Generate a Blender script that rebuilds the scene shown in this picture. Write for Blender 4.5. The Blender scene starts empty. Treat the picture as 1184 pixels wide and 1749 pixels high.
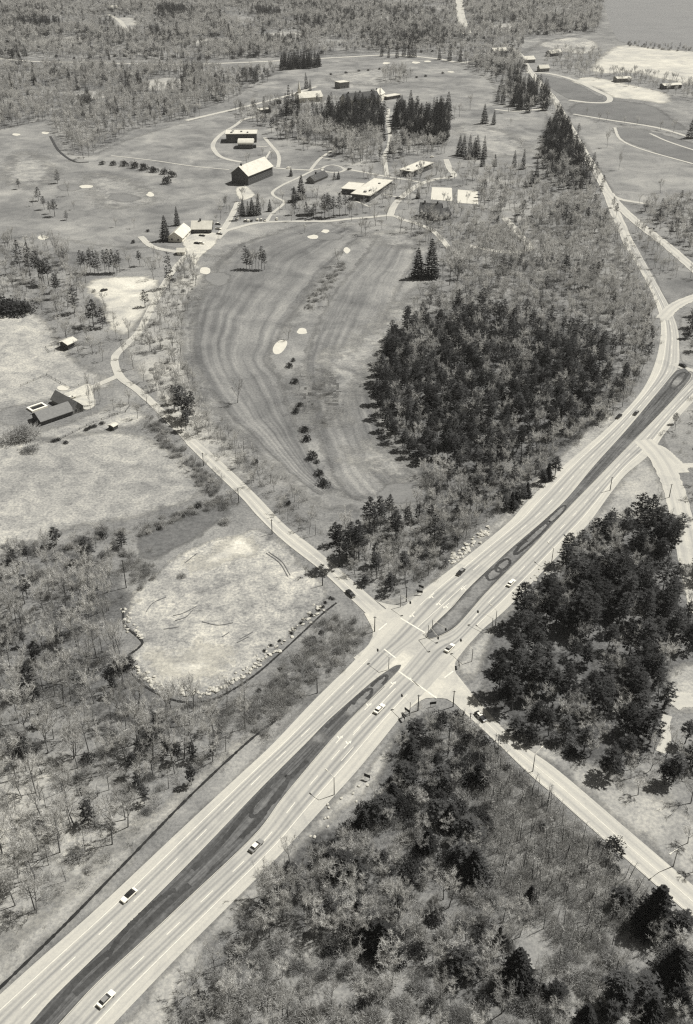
import bpy, math, random
import numpy as np
from mathutils import Vector, Matrix
R = math.radians
C = bpy.context.scene.collection
SC = bpy.context.scene

# ------------------------------------------------------------------ camera
F, W, H_ = 1700.0, 1184.0, 1749.0
TH = R(32.76); CAMH = 230.0
cd = bpy.data.cameras.new('camera'); cam = bpy.data.objects.new('camera', cd); C.objects.link(cam)
cd.sensor_fit = 'VERTICAL'; cd.sensor_height = 24.0; cd.lens = 24.0*F/H_
cd.clip_start = 1.0; cd.clip_end = 30000.0
cam.location = (0, 0, CAMH); cam.rotation_euler = (math.pi/2-TH, 0, 0)
SC.camera = cam
# ------------------------------------------------------------------ sky, sun, exposure
SUN_EL, SUN_AZ = 56.0, 24.0        # azimuth counted from +x towards +y (sun is to the right, a little beyond)
wd = bpy.data.worlds.new('World'); SC.world = wd; wd.use_nodes = True
nt = wd.node_tree; nt.nodes.clear()
sky = nt.nodes.new('ShaderNodeTexSky'); sky.sky_type = 'NISHITA'; sky.sun_disc = False
sky.sun_elevation = R(SUN_EL); sky.sun_rotation = R(90-SUN_AZ); sky.altitude = 200; sky.dust_density = 2.0
bw = nt.nodes.new('ShaderNodeRGBToBW')          # the photograph is black and white
bg = nt.nodes.new('ShaderNodeBackground'); bg.inputs['Strength'].default_value = 0.052
wo = nt.nodes.new('ShaderNodeOutputWorld')
nt.links.new(sky.outputs[0], bw.inputs[0])
tw = nt.nodes.new('ShaderNodeMix'); tw.data_type = 'RGBA'; tw.blend_type = 'MULTIPLY'; tw.inputs[0].default_value = 1; tw.inputs[7].default_value = (1, .99, .965, 1)   # ... on warm paper
nt.links.new(bw.outputs[0], tw.inputs[6]); nt.links.new(tw.outputs[2], bg.inputs['Color']); nt.links.new(bg.outputs[0], wo.inputs[0])
sl = bpy.data.lights.new('sun', 'SUN'); sl.energy = 4.6; sl.angle = R(0.5); sl.color = (1.0, 0.985, 0.95)
so = bpy.data.objects.new('sun', sl); C.objects.link(so); so.location = (300, 200, 500)
sd = Vector((math.cos(R(SUN_EL))*math.cos(R(SUN_AZ)), math.cos(R(SUN_EL))*math.sin(R(SUN_AZ)), math.sin(R(SUN_EL))))
so.rotation_euler = sd.to_track_quat('Z', 'Y').to_euler()
SC.view_settings.view_transform = 'Standard'; SC.view_settings.look = 'None'
SC.view_settings.exposure = 0.52; SC.view_settings.gamma = 1.0; SC.view_settings.use_curve_mapping = False
SC.cycles.max_bounces = 5; SC.cycles.diffuse_bounces = 2; SC.cycles.transparent_max_bounces = 24; SC.cycles.volume_bounces = 0
SC.cycles.use_denoising = False; SC.cycles.filter_width = 1.25     # the sampling noise stands for film grain

HAZE = 0.000045
# ------------------------------------------------------------------ pixel -> place on the ground (reading the photograph as a survey)
cT, sT = math.cos(TH), math.sin(TH)
def G(px, py, z=0.0):
    u = (px-592)/F; v = (py-874.5)/F
    t = (CAMH-z)/(sT+v*cT)
    return Vector((u*t, (cT-v*sT)*t, z))
def GA(p): return np.array([[*G(a, b)[:2]] for a, b in p])
def P(x, y, z=0.0):
    X = np.asarray(x); Y = np.asarray(y); Z = np.asarray(z)-CAMH
    d = Y*cT - Z*sT
    return 592+F*X/d, 874.5-F*(Y*sT+Z*cT)/d
def spx(py):                       # pixels per metre across the picture at a row
    return cT*(py-874.5+F*math.tan(TH))/CAMH
def hpx(py, n):                    # height in metres of something n pixels tall standing at row py
    dep = TH+math.atan((py-874.5)/F)
    return n/(spx(py)*(math.cos(dep)+.32*math.sin(dep)))

# ------------------------------------------------------------------ materials
def warm(g): return (g, g*0.975, g*0.915, 1)
class NT:
    def __init__(s, name):
        s.m = bpy.data.materials.new(name); s.m.use_nodes = True; s.t = s.m.node_tree; s.t.nodes.clear()
        s.out = s.t.nodes.new('ShaderNodeOutputMaterial')
    def n(s, typ, **kw):
        x = s.t.nodes.new(typ)
        for k, v in kw.items():
            if k.startswith('_'): setattr(x, k[1:], v)
            else: x.inputs[k if not k.isdigit() else int(k)].default_value = v
        return x
    def l(s, a, b): s.t.links.new(a, b)
    def noise(s, vec, scale, detail=3, rough=.6, dist=0):
        x = s.n('ShaderNodeTexNoise', Scale=scale, Detail=detail, Roughness=rough, Distortion=dist)
        if vec is not None: s.l(vec, x.inputs['Vector'])
        return x.outputs['Fac']
    def ramp(s, fac, a, b, lo=0., hi=1.):
        x = s.n('ShaderNodeMapRange', **{'1': a, '2': b, '3': lo, '4': hi}); s.l(fac, x.inputs[0]); return x.outputs[0]
    def math(s, op, a, b=None):
        x = s.n('ShaderNodeMath', _operation=op)
        for i, q in enumerate((a, b)):
            if q is None: continue
            if isinstance(q, (int, float)): x.inputs[i].default_value = q
            else: s.l(q, x.inputs[i])
        return x.outputs[0]
    def grey(s, val, tint=True):     # the print: pale things are cream, dark things neutral
        k = s.ramp(val, .10, .45); c = s.n('ShaderNodeMix', _data_type='RGBA'); c.inputs[6].default_value = (1, .995, .966, 1); c.inputs[7].default_value = (1, .955, .82, 1) if tint else (1, .98, .92, 1); s.l(k, c.inputs[0])
        x = s.n('ShaderNodeMix', _data_type='RGBA', _blend_type='MULTIPLY'); x.inputs[0].default_value = 1
        s.l(c.outputs[2], x.inputs[7]); s.l(val, x.inputs[6]); return x.outputs[2]
    def finish(s, val, rough=.9, alpha=None, bump=None, bstr=.3, bdist=.2, spec=.2, translucent=0):
        col = s.grey(val, not translucent)
        if translucent:
            d = s.n('ShaderNodeBsdfDiffuse'); t = s.n('ShaderNodeBsdfTranslucent'); m = s.n('ShaderNodeMixShader'); m.inputs[0].default_value = translucent
            s.l(col, d.inputs[0]); s.l(col, t.inputs[0]); s.l(d.outputs[0], m.inputs[1]); s.l(t.outputs[0], m.inputs[2]); sh = m.outputs[0]
        else:
            p = s.n('ShaderNodeBsdfPrincipled', Roughness=rough); p.inputs['Specular IOR Level'].default_value = spec
            s.l(col, p.inputs['Base Color']); sh = p.outputs[0]
            if bump is not None:
                b = s.n('ShaderNodeBump', Strength=bstr, Distance=bdist); s.l(bump, b.inputs['Height']); s.l(b.outputs[0], p.inputs['Normal'])
        if alpha is not None:
            tr = s.n('ShaderNodeBsdfTransparent'); m = s.n('ShaderNodeMixShader')
            s.l(alpha, m.inputs[0]); s.l(tr.outputs[0], m.inputs[1]); s.l(sh, m.inputs[2]); sh = m.outputs[0]
        s.l(sh, s.out.inputs[0]); return s.m
def mat_plain(name, g, rough=.7, var=.12, scale=1.5, spec=.3):
    s = NT(name); tc = s.n('ShaderNodeTexCoord').outputs['Object']
    v = s.ramp(s.noise(tc, scale, 4), .25, .75, g*(1-var), g*(1+var))
    return s.finish(v, rough, spec=spec)
def mat_plant(name, g, var=.35, translucent=.25, scale=.5):
    s = NT(name); oi = s.n('ShaderNodeObjectInfo').outputs['Random']
    geo = s.n('ShaderNodeTexCoord').outputs['Object']
    a = s.ramp(oi, 0, 1, 1-var, 1+var); b = s.ramp(s.noise(geo, scale, 2), .3, .7, .75*g, 1.25*g)
    return s.finish(s.math('MULTIPLY', a, b), translucent=translucent)
def mat_field(name, g, fine=.25, mid=.25, big=.2, fade=True, clump=0.0, dark=None, mids=.045, bigs=.012, fines=.9, stripes=None):
    """dry grass, bare earth, litter ... world-scale mottling, ragged faded edge from the mesh attribute 'fade'"""
    s = NT(name); pos = s.n('ShaderNodeNewGeometry').outputs['Position']
    f = s.ramp(s.noise(pos, fines, 3, .7), .3, .7, 1-fine, 1+fine)
    m = s.ramp(s.noise(pos, mids, 5, .65, .6), .32, .68, 1-mid, 1+mid)
    b = s.ramp(s.noise(pos, bigs, 3, .6), .35, .65, 1-big, 1+big)
    v = s.math('MULTIPLY', s.math('MULTIPLY', f, m), s.math('MULTIPLY', b, g))
    if clump:                      # dark tussocks
        t = s.ramp(s.noise(pos, .28, 4, .75), .55, .68, 1, 1-clump); v = s.math('MULTIPLY', v, t)
    if stripes:                    # mowing stripes run along the fairway's own length
        uv = s.n('ShaderNodeUVMap').outputs[0]; sx = s.n('ShaderNodeSeparateXYZ'); s.l(uv, sx.inputs[0])
        wob = s.ramp(s.noise(pos, .012, 3), .3, .7, -.05, .05); cb = s.n('ShaderNodeCombineXYZ'); s.l(s.math('MULTIPLY', sx.outputs[0], .004), cb.inputs[0])
        vv = s.math('ADD', sx.outputs[1], wob); s.l(s.math('MULTIPLY', vv, float(stripes)), cb.inputs[1])
        st = s.ramp(s.noise(cb.outputs[0], 1.0, 3, .55, .4), .34, .66, .70, 1.30); v = s.math('MULTIPLY', v, st)
        w = s.math('SINE', s.math('MULTIPLY', vv, stripes*6.283)); amp = s.ramp(s.noise(pos, .017, 2), .42, .62, .0, .10)
        v = s.math('MULTIPLY', v, s.math('ADD', 1.0, s.math('MULTIPLY', w, amp)))
    alpha = None
    if fade:
        at = s.n('ShaderNodeAttribute', _attribute_name='fade').outputs['Fac']
        nz = s.ramp(s.noise(pos, .12, 5, .7), .25, .75, -.45, .45)
        alpha = s.ramp(s.math('ADD', at, s.math('MULTIPLY', nz, 1.0)), .18, .82)
    return s.finish(v, .95, alpha, spec=.05)
def mat_road(name, g, tracks, wear=.25, joints=0):
    """concrete / old blacktop; tracks = list of (v, half width, depth): lane wheel bands, darkened by oil and rubber"""
    s = NT(name); uv = s.n('ShaderNodeUVMap').outputs[0]; sx = s.n('ShaderNodeSeparateXYZ'); s.l(uv, sx.inputs[0])
    pos = s.n('ShaderNodeNewGeometry').outputs['Position']
    mp = s.n('ShaderNodeMapping'); mp.inputs['Scale'].default_value = (.03, 14, 1); s.l(uv, mp.inputs[0])
    st = s.ramp(s.noise(mp.outputs[0], 1.0, 5, .7), .3, .7, 1-wear*.5, 1+wear*.5)
    pt = s.ramp(s.noise(pos, .06, 5, .65), .3, .7, .92, 1.08); fi = s.ramp(s.noise(pos, 1.7, 3, .7), .3, .7, .93, 1.07)
    v = s.math('MULTIPLY', s.math('MULTIPLY', st, g), s.math('MULTIPLY', pt, fi))
    along = s.ramp(s.noise(pos, .03, 3), .3, .7, .7, 1.35)
    for (c, hw, dp) in tracks:
        d = s.math('ABSOLUTE', s.math('SUBTRACT', sx.outputs[1], c))
        k = s.math('MULTIPLY', s.ramp(d, hw*1.6, hw*.2, 0, dp), along); v = s.math('MULTIPLY', v, s.math('SUBTRACT', 1.0, k))
    st2 = s.ramp(s.noise(pos, .35, 3, .6), .62, .74, 1, .86); v = s.math('MULTIPLY', v, st2)
    pa = s.ramp(s.noise(pos, .022, 4, .6, 1.5), .56, .60, 1, .90); v = s.math('MULTIPLY', v, pa)
    if joints:
        w = s.math('FRACT', s.math('DIVIDE', sx.outputs[0], joints)); k = s.ramp(w, 0, .02, .82, 1); v = s.math('MULTIPLY', v, k)
    return s.finish(v, .9, spec=.15)
def mat_median(name):
    s = NT(name); uv = s.n('ShaderNodeUVMap').outputs[0]; pos = s.n('ShaderNodeNewGeometry').outputs['Position']
    mp = s.n('ShaderNodeMapping'); mp.inputs['Scale'].default_value = (.022, 5.5, 1); s.l(uv, mp.inputs[0])
    a = s.noise(mp.outputs[0], 1.0, 5, .65, 1.2)
    v = s.ramp(a, .32, .72, .04, .14); sx = s.n('ShaderNodeSeparateXYZ'); s.l(uv, sx.inputs[0])
    v = s.math('MULTIPLY', v, s.ramp(s.noise(pos, .8, 4, .7), .3, .7, .7, 1.3))
    v = s.math('ADD', v, s.ramp(s.noise(pos, .035, 3), .56, .7, 0, .05))
    return s.finish(v, .95, spec=.05)
M = {}
M['ground'] = mat_field('ground litter', .175, .3, .30, .18, fade=False, clump=.35)
M['turf'] = mat_field('golf turf', .185, .26, .30, .24, bigs=.018)
M['lawn'] = mat_field('campus lawn', .14, .22, .26, .12)
M['fairway'] = mat_field('fairway', .158, .26, .22, .12, stripes=10)
M['fairway2'] = mat_field('fairway two', .162, .26, .22, .16, stripes=9)
M['meadow'] = mat_field('dry meadow', .275, .36, .30, .22, clump=.28, mids=.11)
M['verge'] = mat_field('dry verge', .28, .26, .28, .15, clump=.25)
M['verge_dark'] = mat_field('green verge', .20, .26, .26, .15)
M['dirt'] = mat_field('bare earth', .28, .38, .34, .28, clump=.3, mids=.2, bigs=.03)
M['dirt_pale'] = mat_field('pale earth', .42, .2, .3, .1)
M['marsh'] = mat_field('marsh grass', .11, .30, .2, .1, fines=.5)
M['track_field'] = mat_field('infield turf', .13, .1, .14, .1)
M['pale_field'] = mat_field('pale field', .40, .12, .2, .1)
M['floor_far'] = mat_field('far wood floor', .16, .3, .4, .25, fines=.2)
M['floor'] = mat_field('wood floor', .11, .4, .45, .2, clump=.4)
M['sand'] = mat_plain('bunker sand', .47, .95, .08, .3, .05)
M['green'] = mat_field('putting green', .165, .16, .12, .1)
M['conc'] = mat_road('concrete carriageway', .375, [(.13, .13, -.07), (.65, .25, .07), (.16, .05, .06), (.41, .04, .26), (.54, .045, .36), (.74, .035, .18), (.86, .04, .22)], .2, 0)
M['conc2'] = mat_road('concrete carriageway right', .375, [(.84, .10, -.07), (.34, .25, .07), (.10, .035, .16), (.22, .04, .24), (.43, .04, .34), (.56, .045, .38), (.86, .05, .1)], .2, 0)
M['road'] = mat_road('side road', .39, [(.27, .09, .16), (.72, .09, .14)], .25)
M['apron'] = mat_field('junction concrete', .385, .12, .24, .1, fade=False)
M['drive'] = mat_road('gravel drive', .39, [(.3, .12, .06), (.7, .12, .06)], .25)
M['path'] = mat_road('footpath', .38, [], .3)
M['median'] = mat_median('median grass')
M['kerb'] = mat_plain('kerb concrete', .42, .9, .1, .5, .1)
M['paint'] = mat_plain('road paint', .58, .8, .18, .8, .1)
M['court'] = mat_plain('court surface', .48, .9, .05, .1, .1)
M['ditch'] = mat_plain('ditch shade and pool water', .022, .25, .4, .4, .5)  # near-black colour stands in for shade in an uncut trench; also pool water
M['scrape'] = mat_plain('dozer rut mud', .13, .9, .4, .4, .1)
M['water'] = mat_plain('lake water', .16, .3, .12, .02, .5)
M['bark'] = mat_plant('bark', .15, .3, 0.0); M['stem'] = mat_plant('stem bark', .07, .35, 0.0); M['bole'] = mat_plant('pine bark', .075, .3, 0.0)
M['twig'] = mat_plant('twigs', .50, .30, .35); M['twig_far'] = M['twig']
M['needle'] = mat_plant('pine needles', .048, .45, .12); M['fir'] = mat_plant('spruce needles', .038, .3, .1)
M['brush'] = mat_plant('brush twigs', .34, .4, .3); M['evergreen'] = mat_plant('evergreen leaves', .045, .35, .15)
M['rock'] = mat_plain('pale blasted rock', .42, .9, .22, .9, .1)
M['white'] = mat_plain('white paint', .72, .5, .05, .3); M['roof_white'] = mat_plain('white gravel roof', .50, .85, .16, .35, .1)
M['roof_grey'] = mat_plain('grey shingle', .17, .9, .18, .8, .1); M['roof_dark'] = mat_plain('dark shingle', .07, .9, .25, .8, .1)
M['brick_wall'] = mat_plain('dark wall', .085, .9, .2, .5, .1); M['wall_mid'] = mat_plain('weathered wall', .2, .9, .2, .5, .1)
M['wall_light'] = mat_plain('light wall', .5, .8, .1, .4, .2); M['glass'] = mat_plain('window glass', .03, .08, .2, 1, .6)
M['wood_pole'] = mat_plain('pole wood', .06, .9, .2, .5, .1); M['steel'] = mat_plain('grey steel', .16, .5, .1, 1, .5); M['alu'] = mat_plain('aluminium arm', .55, .4, .05, 1, .5)
M['car_white'] = mat_plain('white car paint', .74, .3, .03, 1, .5); M['car_dark'] = mat_plain('dark car paint', .018, .3, .1, 1, .5)
M['car_mid'] = mat_plain('grey car paint', .2, .3, .05, 1, .5); M['tyre'] = mat_plain('tyre rubber', .02, .9, .1, 1, .1); M['chrome'] = mat_plain('chrome', .5, .2, .05, 1, .8)
M['sign'] = mat_plain('sign back', .05, .8, .1, 1, .1); M['fence_wood'] = mat_plain('fence wood', .16, .9, .2, 1, .1)

# ------------------------------------------------------------------ helpers
def link(name, me, parent=None, loc=None):
    o = bpy.data.objects.new(name, me); C.objects.link(o)
    if parent: o.parent = parent
    if loc is not None: o.location = loc
    return o
def tag(o, label, cat, group=None):
    o['label'] = label; o['category'] = cat
    if group: o['group'] = group
    return o
def empty(name, loc, rz, label, cat, group=None):
    o = link(name, None, None, loc); o.rotation_euler = (0, 0, rz); o.empty_display_size = .5
    return tag(o, label, cat, group)
class MB:
    def __init__(s): s.v = []; s.f = []; s.mi = []
    def quad(s, a, b, c, d, m=0): i = len(s.v); s.v += [a, b, c, d]; s.f.append((i, i+1, i+2, i+3)); s.mi.append(m)
    def tri(s, a, b, c, m=0): i = len(s.v); s.v += [a, b, c]; s.f.append((i, i+1, i+2)); s.mi.append(m)
    def box(s, x0, y0, z0, x1, y1, z1, m=0, taper=0.0, tz=0):
        t = taper; i = len(s.v)
        s.v += [(x0, y0, z0), (x1, y0, z0), (x1, y1, z0), (x0, y1, z0), (x0+t, y0+t, z1), (x1-t, y0+t, z1), (x1-t, y1-t, z1), (x0+t, y1-t, z1)]
        for f in ((3, 2, 1, 0), (4, 5, 6, 7), (0, 1, 5, 4), (1, 2, 6, 5), (2, 3, 7, 6), (3, 0, 4, 7)): s.f.append(tuple(i+k for k in f)); s.mi.append(m)
    def tube(s, p0, p1, r0, r1, n=5, m=0):
        p0 = Vector(p0); p1 = Vector(p1); d = (p1-p0)
        if d.length < 1e-6: return
        d.normalize(); a = d.orthogonal().normalized(); b = d.cross(a); i = len(s.v)
        for (p, r) in ((p0, r0), (p1, r1)):
            for k in range(n):
                t = 2*math.pi*k/n; s.v.append(tuple(p+a*(r*math.cos(t))+b*(r*math.sin(t))))
        for k in range(n): s.f.append((i+k, i+(k+1) % n, i+n+(k+1) % n, i+n+k)); s.mi.append(m)
        s.f.append(tuple(i+n+k for k in range(n))); s.mi.append(m)
    def me(s, name, mats):
        me = bpy.data.meshes.new(name); me.from_pydata([tuple(q) for q in s.v], [], s.f)
        for m in mats: me.materials.append(M[m])
        if len(mats) > 1: me.polygons.foreach_set('material_index', s.mi)
        me.update(); return me
    def build(s, name, mats, parent=None, loc=None): return link(name, s.me(name, [mats] if isinstance(mats, str) else mats), parent, loc)
def structure(o, name=None): o['kind'] = 'structure'; return o

def catmull(p, n):
    p = np.asarray(p, float)
    if len(p) == 2: t = np.linspace(0, 1, n)[:, None]; return p[0]*(1-t)+p[1]*t
    q = np.vstack([2*p[0]-p[1], p, 2*p[-1]-p[-2]]); out = []
    for i in range(1, len(q)-2):
        t = np.linspace(0, 1, 14, endpoint=False)[:, None]; a, b, c, d = q[i-1], q[i], q[i+1], q[i+2]
        tt = .5
        out.append(.5*((2*b)+(c-a)*t+(2*a-5*b+4*c-d)*t**2+(-a+3*b-3*c+d)*t**3))
    out = np.vstack(out+[p[-1][None]]); L = np.r_[0, np.cumsum(np.linalg.norm(np.diff(out, axis=0), axis=1))]
    s = np.linspace(0, L[-1], n); return np.c_[np.interp(s, L, out[:, 0]), np.interp(s, L, out[:, 1])]
EXCL = []                          # ground polygons nothing grows on
def inpoly(pts, poly):
    x, y = pts[:, 0], pts[:, 1]; ins = np.zeros(len(pts), bool); n = len(poly); j = n-1
    for i in range(n):
        xi, yi = poly[i]; xj, yj = poly[j]
        c = ((yi > y) != (yj > y)) & (x < (xj-xi)*(y-yi)/((yj-yi) if yj != yi else 1e-9)+xi)
        ins ^= c; j = i
    return ins
def ribbon_mesh(name, A, B, z, mat, ks=(0, 1)):
    """surface between two ground lines; UV = (metres along, 0..1 across)"""
    n = len(A); L = np.r_[0, np.cumsum(np.linalg.norm(np.diff((A+B)/2, axis=0), axis=1))]; m = len(ks)
    v = []; uv = []
    for i in range(n):
        for k in ks:
            q = A[i]*(1-k)+B[i]*k; v.append((q[0], q[1], z)); uv.append((L[i], k))
    f = [(i*m+k, i*m+k+1, (i+1)*m+k+1, (i+1)*m+k) for i in range(n-1) for k in range(m-1)]
    me = bpy.data.meshes.new(name); me.from_pydata(v, [], f); ul = me.uv_layers.new(name='UVMap')
    for l in me.loops: ul.data[l.index].uv = uv[l.vertex_index]
    if sum(p.normal.z for p in me.polygons) < 0: me.flip_normals()
    me.materials.append(M[mat]); me.update(); return me
def ribbon(name, Lpx, Rpx, z, mat, n=120, excl=True, fade=False):
    A = catmull(GA(Lpx), n); B = catmull(GA(Rpx), n)
    ks = (0, .08, .17, .5, .83, .92, 1) if fade else (0, .5, 1)
    me = ribbon_mesh(name, A, B, z, mat, ks)
    if fade:
        at = me.attributes.new('fade', 'FLOAT', 'POINT'); fv = {0: 0., .08: .5, .17: 1., .5: 1., .83: 1., .92: .5, 1: 0.}
        vals = []
        for i in range(n):
            e = min(1., min(i, n-1-i)/(n*.04))
            for k in ks: vals.append(min(fv[k], e))
        at.data.foreach_set('value', vals)
    o = structure(link(name, me))
    if excl: EXCL.append(np.vstack([A, B[::-1]]))
    return o, A, B
def lane(name, px, width, z, mat, n=60, excl=True):
    c = catmull(GA(px), n); t = np.gradient(c, axis=0); t /= np.linalg.norm(t, axis=1)[:, None]+1e-9; nn = np.c_[-t[:, 1], t[:, 0]]
    rs = np.random.RandomState(int(abs(px[0][0]*7+px[0][1]*13)) % 9999)
    w = width*(1+(rs.uniform(-.30, .30, n) if width < 1.5 else rs.uniform(-.08, .08, n)))[:, None]
    A = c+nn*w/2; B = c-nn*w/2
    if excl: EXCL.append(np.vstack([A, B[::-1]]))
    return structure(link(name, ribbon_mesh(name, A, B, z, mat, (0, .5, 1))))
def rag(poly, seed, amp, step):
    """closed ground outline, smoothed, resampled and made ragged"""
    p = np.asarray(poly); q = np.vstack([p[-2:], p, p[:2]]); c = catmull(q, max(24, int(np.linalg.norm(np.diff(np.vstack([p, p[:1]]), axis=0), axis=1).sum()/step*1.2)))
    d0 = np.linalg.norm(c-p[0], axis=1); n = len(c)
    i0 = int(np.argmin(d0[:n//2])); i1 = n//2+int(np.argmin(d0[n//2:])); c = c[i0:i1]
    rs = np.random.RandomState(seed); return c+rs.normal(0, amp, c.shape)
def seg_dist(q, c):
    """distance from points to a closed outline"""
    best = np.full(len(q), 1e9); n = len(c)
    for i in range(n):
        a = c[i-1]; d = c[i]-a; L2 = d@d+1e-12; t = np.clip(((q-a)@d)/L2, 0, 1); e = q-a-t[:, None]*d; best = np.minimum(best, (e*e).sum(1))
    return np.sqrt(best)
def patch(name, px, z, mat, fade=6.0, seed=1, amp=0.0, excl=False, smooth=True, px_is_ground=False):
    p = np.asarray(px) if px_is_ground else GA(px)
    size = math.sqrt(abs(sum(p[i][0]*p[i-1][1]-p[i-1][0]*p[i][1] for i in range(len(p))))/2)
    c = rag(p, seed, amp, max(.8, size/25)) if smooth else p
    area = sum(c[i-1][0]*c[i][1]-c[i][0]*c[i-1][1] for i in range(len(c)))
    if area < 0: c = c[::-1]
    me = bpy.data.meshes.new(name)
    if fade > 0:                     # a sheet of cells, each corner knowing how deep inside the outline it lies
        lo = c.min(0)-fade; hi = c.max(0)+fade; cell = max(min(fade*.55, size/12), math.sqrt((hi[0]-lo[0])*(hi[1]-lo[1])/40000))
        nx = int((hi[0]-lo[0])/cell)+2; ny = int((hi[1]-lo[1])/cell)+2
        xx, yy = np.meshgrid(lo[0]+np.arange(nx)*cell, lo[1]+np.arange(ny)*cell); q = np.c_[xx.ravel(), yy.ravel()]
        sd = seg_dist(q, c)*np.where(inpoly(q, c), 1, -1); fv = np.clip(.5+sd/fade, 0, 1); I = np.arange(nx*ny).reshape(ny, nx)
        f = np.c_[I[:-1, :-1].ravel(), I[:-1, 1:].ravel(), I[1:, 1:].ravel(), I[1:, :-1].ravel()]; f = f[(fv[f] > 0).any(1)]
        use = np.unique(f); mp = np.full(nx*ny, -1); mp[use] = np.arange(len(use))
        me.from_pydata([(a, b, z) for a, b in q[use]], [], mp[f].tolist()); at = me.attributes.new('fade', 'FLOAT', 'POINT'); at.data.foreach_set('value', fv[use].astype(np.float32))
    else: me.from_pydata([(q[0], q[1], z) for q in c], [], [tuple(range(len(c)))])
    me.materials.append(M[mat]); me.update()
    if excl: EXCL.append(c)
    return structure(link(name, me))

# ------------------------------------------------------------------ the ground and its fields
me = bpy.data.meshes.new('ground'); me.from_pydata([(-7000, -600, 0), (7000, -600, 0), (7000, 14000, 0), (-7000, 14000, 0)], [], [(0, 1, 2, 3)]); me.materials.append(M['ground'])
structure(link('ground', me))
Z = [0.006]
def zz(): Z[0] += .0025; return Z[0]
E = []                              # (polygons are read off the photograph in its own 1184 x 1749 pixels)
patch('lake', [(1028, -40), (1036, 20), (1052, 62), (1072, 74), (1120, 80), (1184, 86), (1300, 95), (1320, -40)], zz(), 'water', 0, smooth=True)
patch('pale_meadow', [(1015, 112), (1040, 88), (1068, 77), (1120, 84), (1260, 97), (1260, 152), (1130, 134), (1085, 124), (1022, 124)], zz(), 'pale_field', 14, 3)
patch('clearing', [(980, 140), (1010, 132), (1090, 148), (1140, 162), (1135, 176), (1090, 170), (1050, 166), (1020, 150)], zz(), 'pale_field', 10, 4)
patch('clearing', [(895, 66), (930, 62), (1000, 66), (1020, 80), (990, 92), (930, 80)], zz(), 'dirt', 10, 5)
patch('golf_course', [(-60, 240), (20, 216), (84, 208), (100, 250), (150, 268), (215, 240), (330, 205), (400, 184), (440, 160), (420, 148), (480, 124), (560, 108), (650, 102), (740, 103), (800, 118), (842, 140), (850, 176), (930, 190), (925, 240), (930, 330), (965, 345), (950, 380), (860, 372), (800, 352), (760, 380), (700, 395), (610, 400), (500, 420), (380, 440), (290, 420), (220, 425), (150, 415), (60, 405), (-60, 390)], zz(), 'turf', 9, 6)
patch('field', [(965, 196), (1050, 212), (1260, 256), (1260, 360), (1105, 352), (1060, 342), (1035, 310), (1010, 262), (985, 224)], zz(), 'verge_dark', 8, 7)
patch('field', [(985, 178), (1040, 172), (1110, 180), (1150, 205), (1170, 222), (1100, 212), (1040, 204), (975, 194)], zz(), 'track_field', 8, 8)
patch('infield', [(905, 129), (940, 130), (980, 141), (1015, 160), (1030, 168), (1005, 173), (975, 170), (940, 150)], zz(), 'track_field', 3, 9)
patch('field', [(1050, 219), (1100, 222), (1184, 245), (1260, 268), (1260, 300), (1150, 270), (1100, 252), (1062, 238)], zz(), 'track_field', 7, 10)
patch('meadow', [(-80, 742), (60, 752), (190, 736), (255, 752), (318, 790), (348, 825), (330, 850), (262, 874), (180, 890), (95, 908), (40, 930), (-80, 960)], zz(), 'meadow', 8, 11)
patch('pasture', [(-80, 535), (20, 528), (70, 545), (110, 600), (165, 640), (190, 660), (130, 672), (40, 690), (-80, 700)], zz(), 'meadow', 8, 12)
patch('pasture', [(-80, 705), (60, 735), (150, 710), (215, 690), (245, 715), (190, 735), (60, 750), (-80, 745)], zz(), 'meadow', 8, 13)
patch('dirt_clearing', [(150, 485), (200, 474), (258, 476), (268, 500), (240, 545), (215, 570), (190, 556), (176, 520)], zz(), 'dirt_pale', 7, 14)
patch('marsh', [(240, 918), (300, 888), (372, 862), (388, 876), (352, 905), (285, 945), (246, 952)], zz(), 'marsh', 5, 15)
YARD = [(405, 916), (440, 905), (481, 926), (507, 957), (537, 987), (557, 1007), (547, 1038), (512, 1068), (471, 1109), (436, 1139), (400, 1164), (355, 1183), (314, 1187), (274, 1174), (243, 1152), (225, 1131), (230, 1109), (248, 1096), (225, 1078), (212, 1058), (223, 1033), (230, 1012), (264, 982), (304, 951), (355, 926)]
patch('dirt_yard', YARD, zz(), 'dirt', 3.5, 16, excl=True)
patch('dirt_yard', [(325, 965), (360, 945), (400, 922), (432, 925), (430, 945), (395, 955), (350, 968)], zz(), 'dirt_pale', 9, 17)
patch('dirt_yard', [(265, 1120), (320, 1125), (350, 1105), (385, 1120), (340, 1155), (290, 1150)], zz(), 'dirt_pale', 14, 18)
patch('verge', [(-90, 1785), (0, 1680), (122, 1561), (223, 1457), (324, 1353), (421, 1263), (470, 1225), (560, 1160), (600, 1134), (537, 1190), (456, 1271), (405, 1328), (304, 1422), (167, 1551), (66, 1640), (-40, 1740)], zz(), 'verge_dark', 3, 19)
patch('verge', [(-110, 1740), (0, 1625), (80, 1560), (200, 1440), (290, 1370), (380, 1290), (430, 1255), (421, 1268), (324, 1359), (223, 1463), (122, 1567), (0, 1686), (-60, 1745)], zz(), 'verge', 6, 20)
patch('verge', [(190, 1790), (303, 1640), (385, 1560), (481, 1466), (560, 1378), (620, 1312), (690, 1218), (715, 1205), (690, 1240), (655, 1320), (600, 1372), (520, 1440), (420, 1550), (330, 1650), (260, 1790)], zz(), 'verge', 4, 21)
patch('verge', [(560, 1372), (620, 1305), (690, 1216), (715, 1205), (690, 1238), (640, 1300), (590, 1352)], zz(), 'verge_dark', 3, 22)
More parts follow.
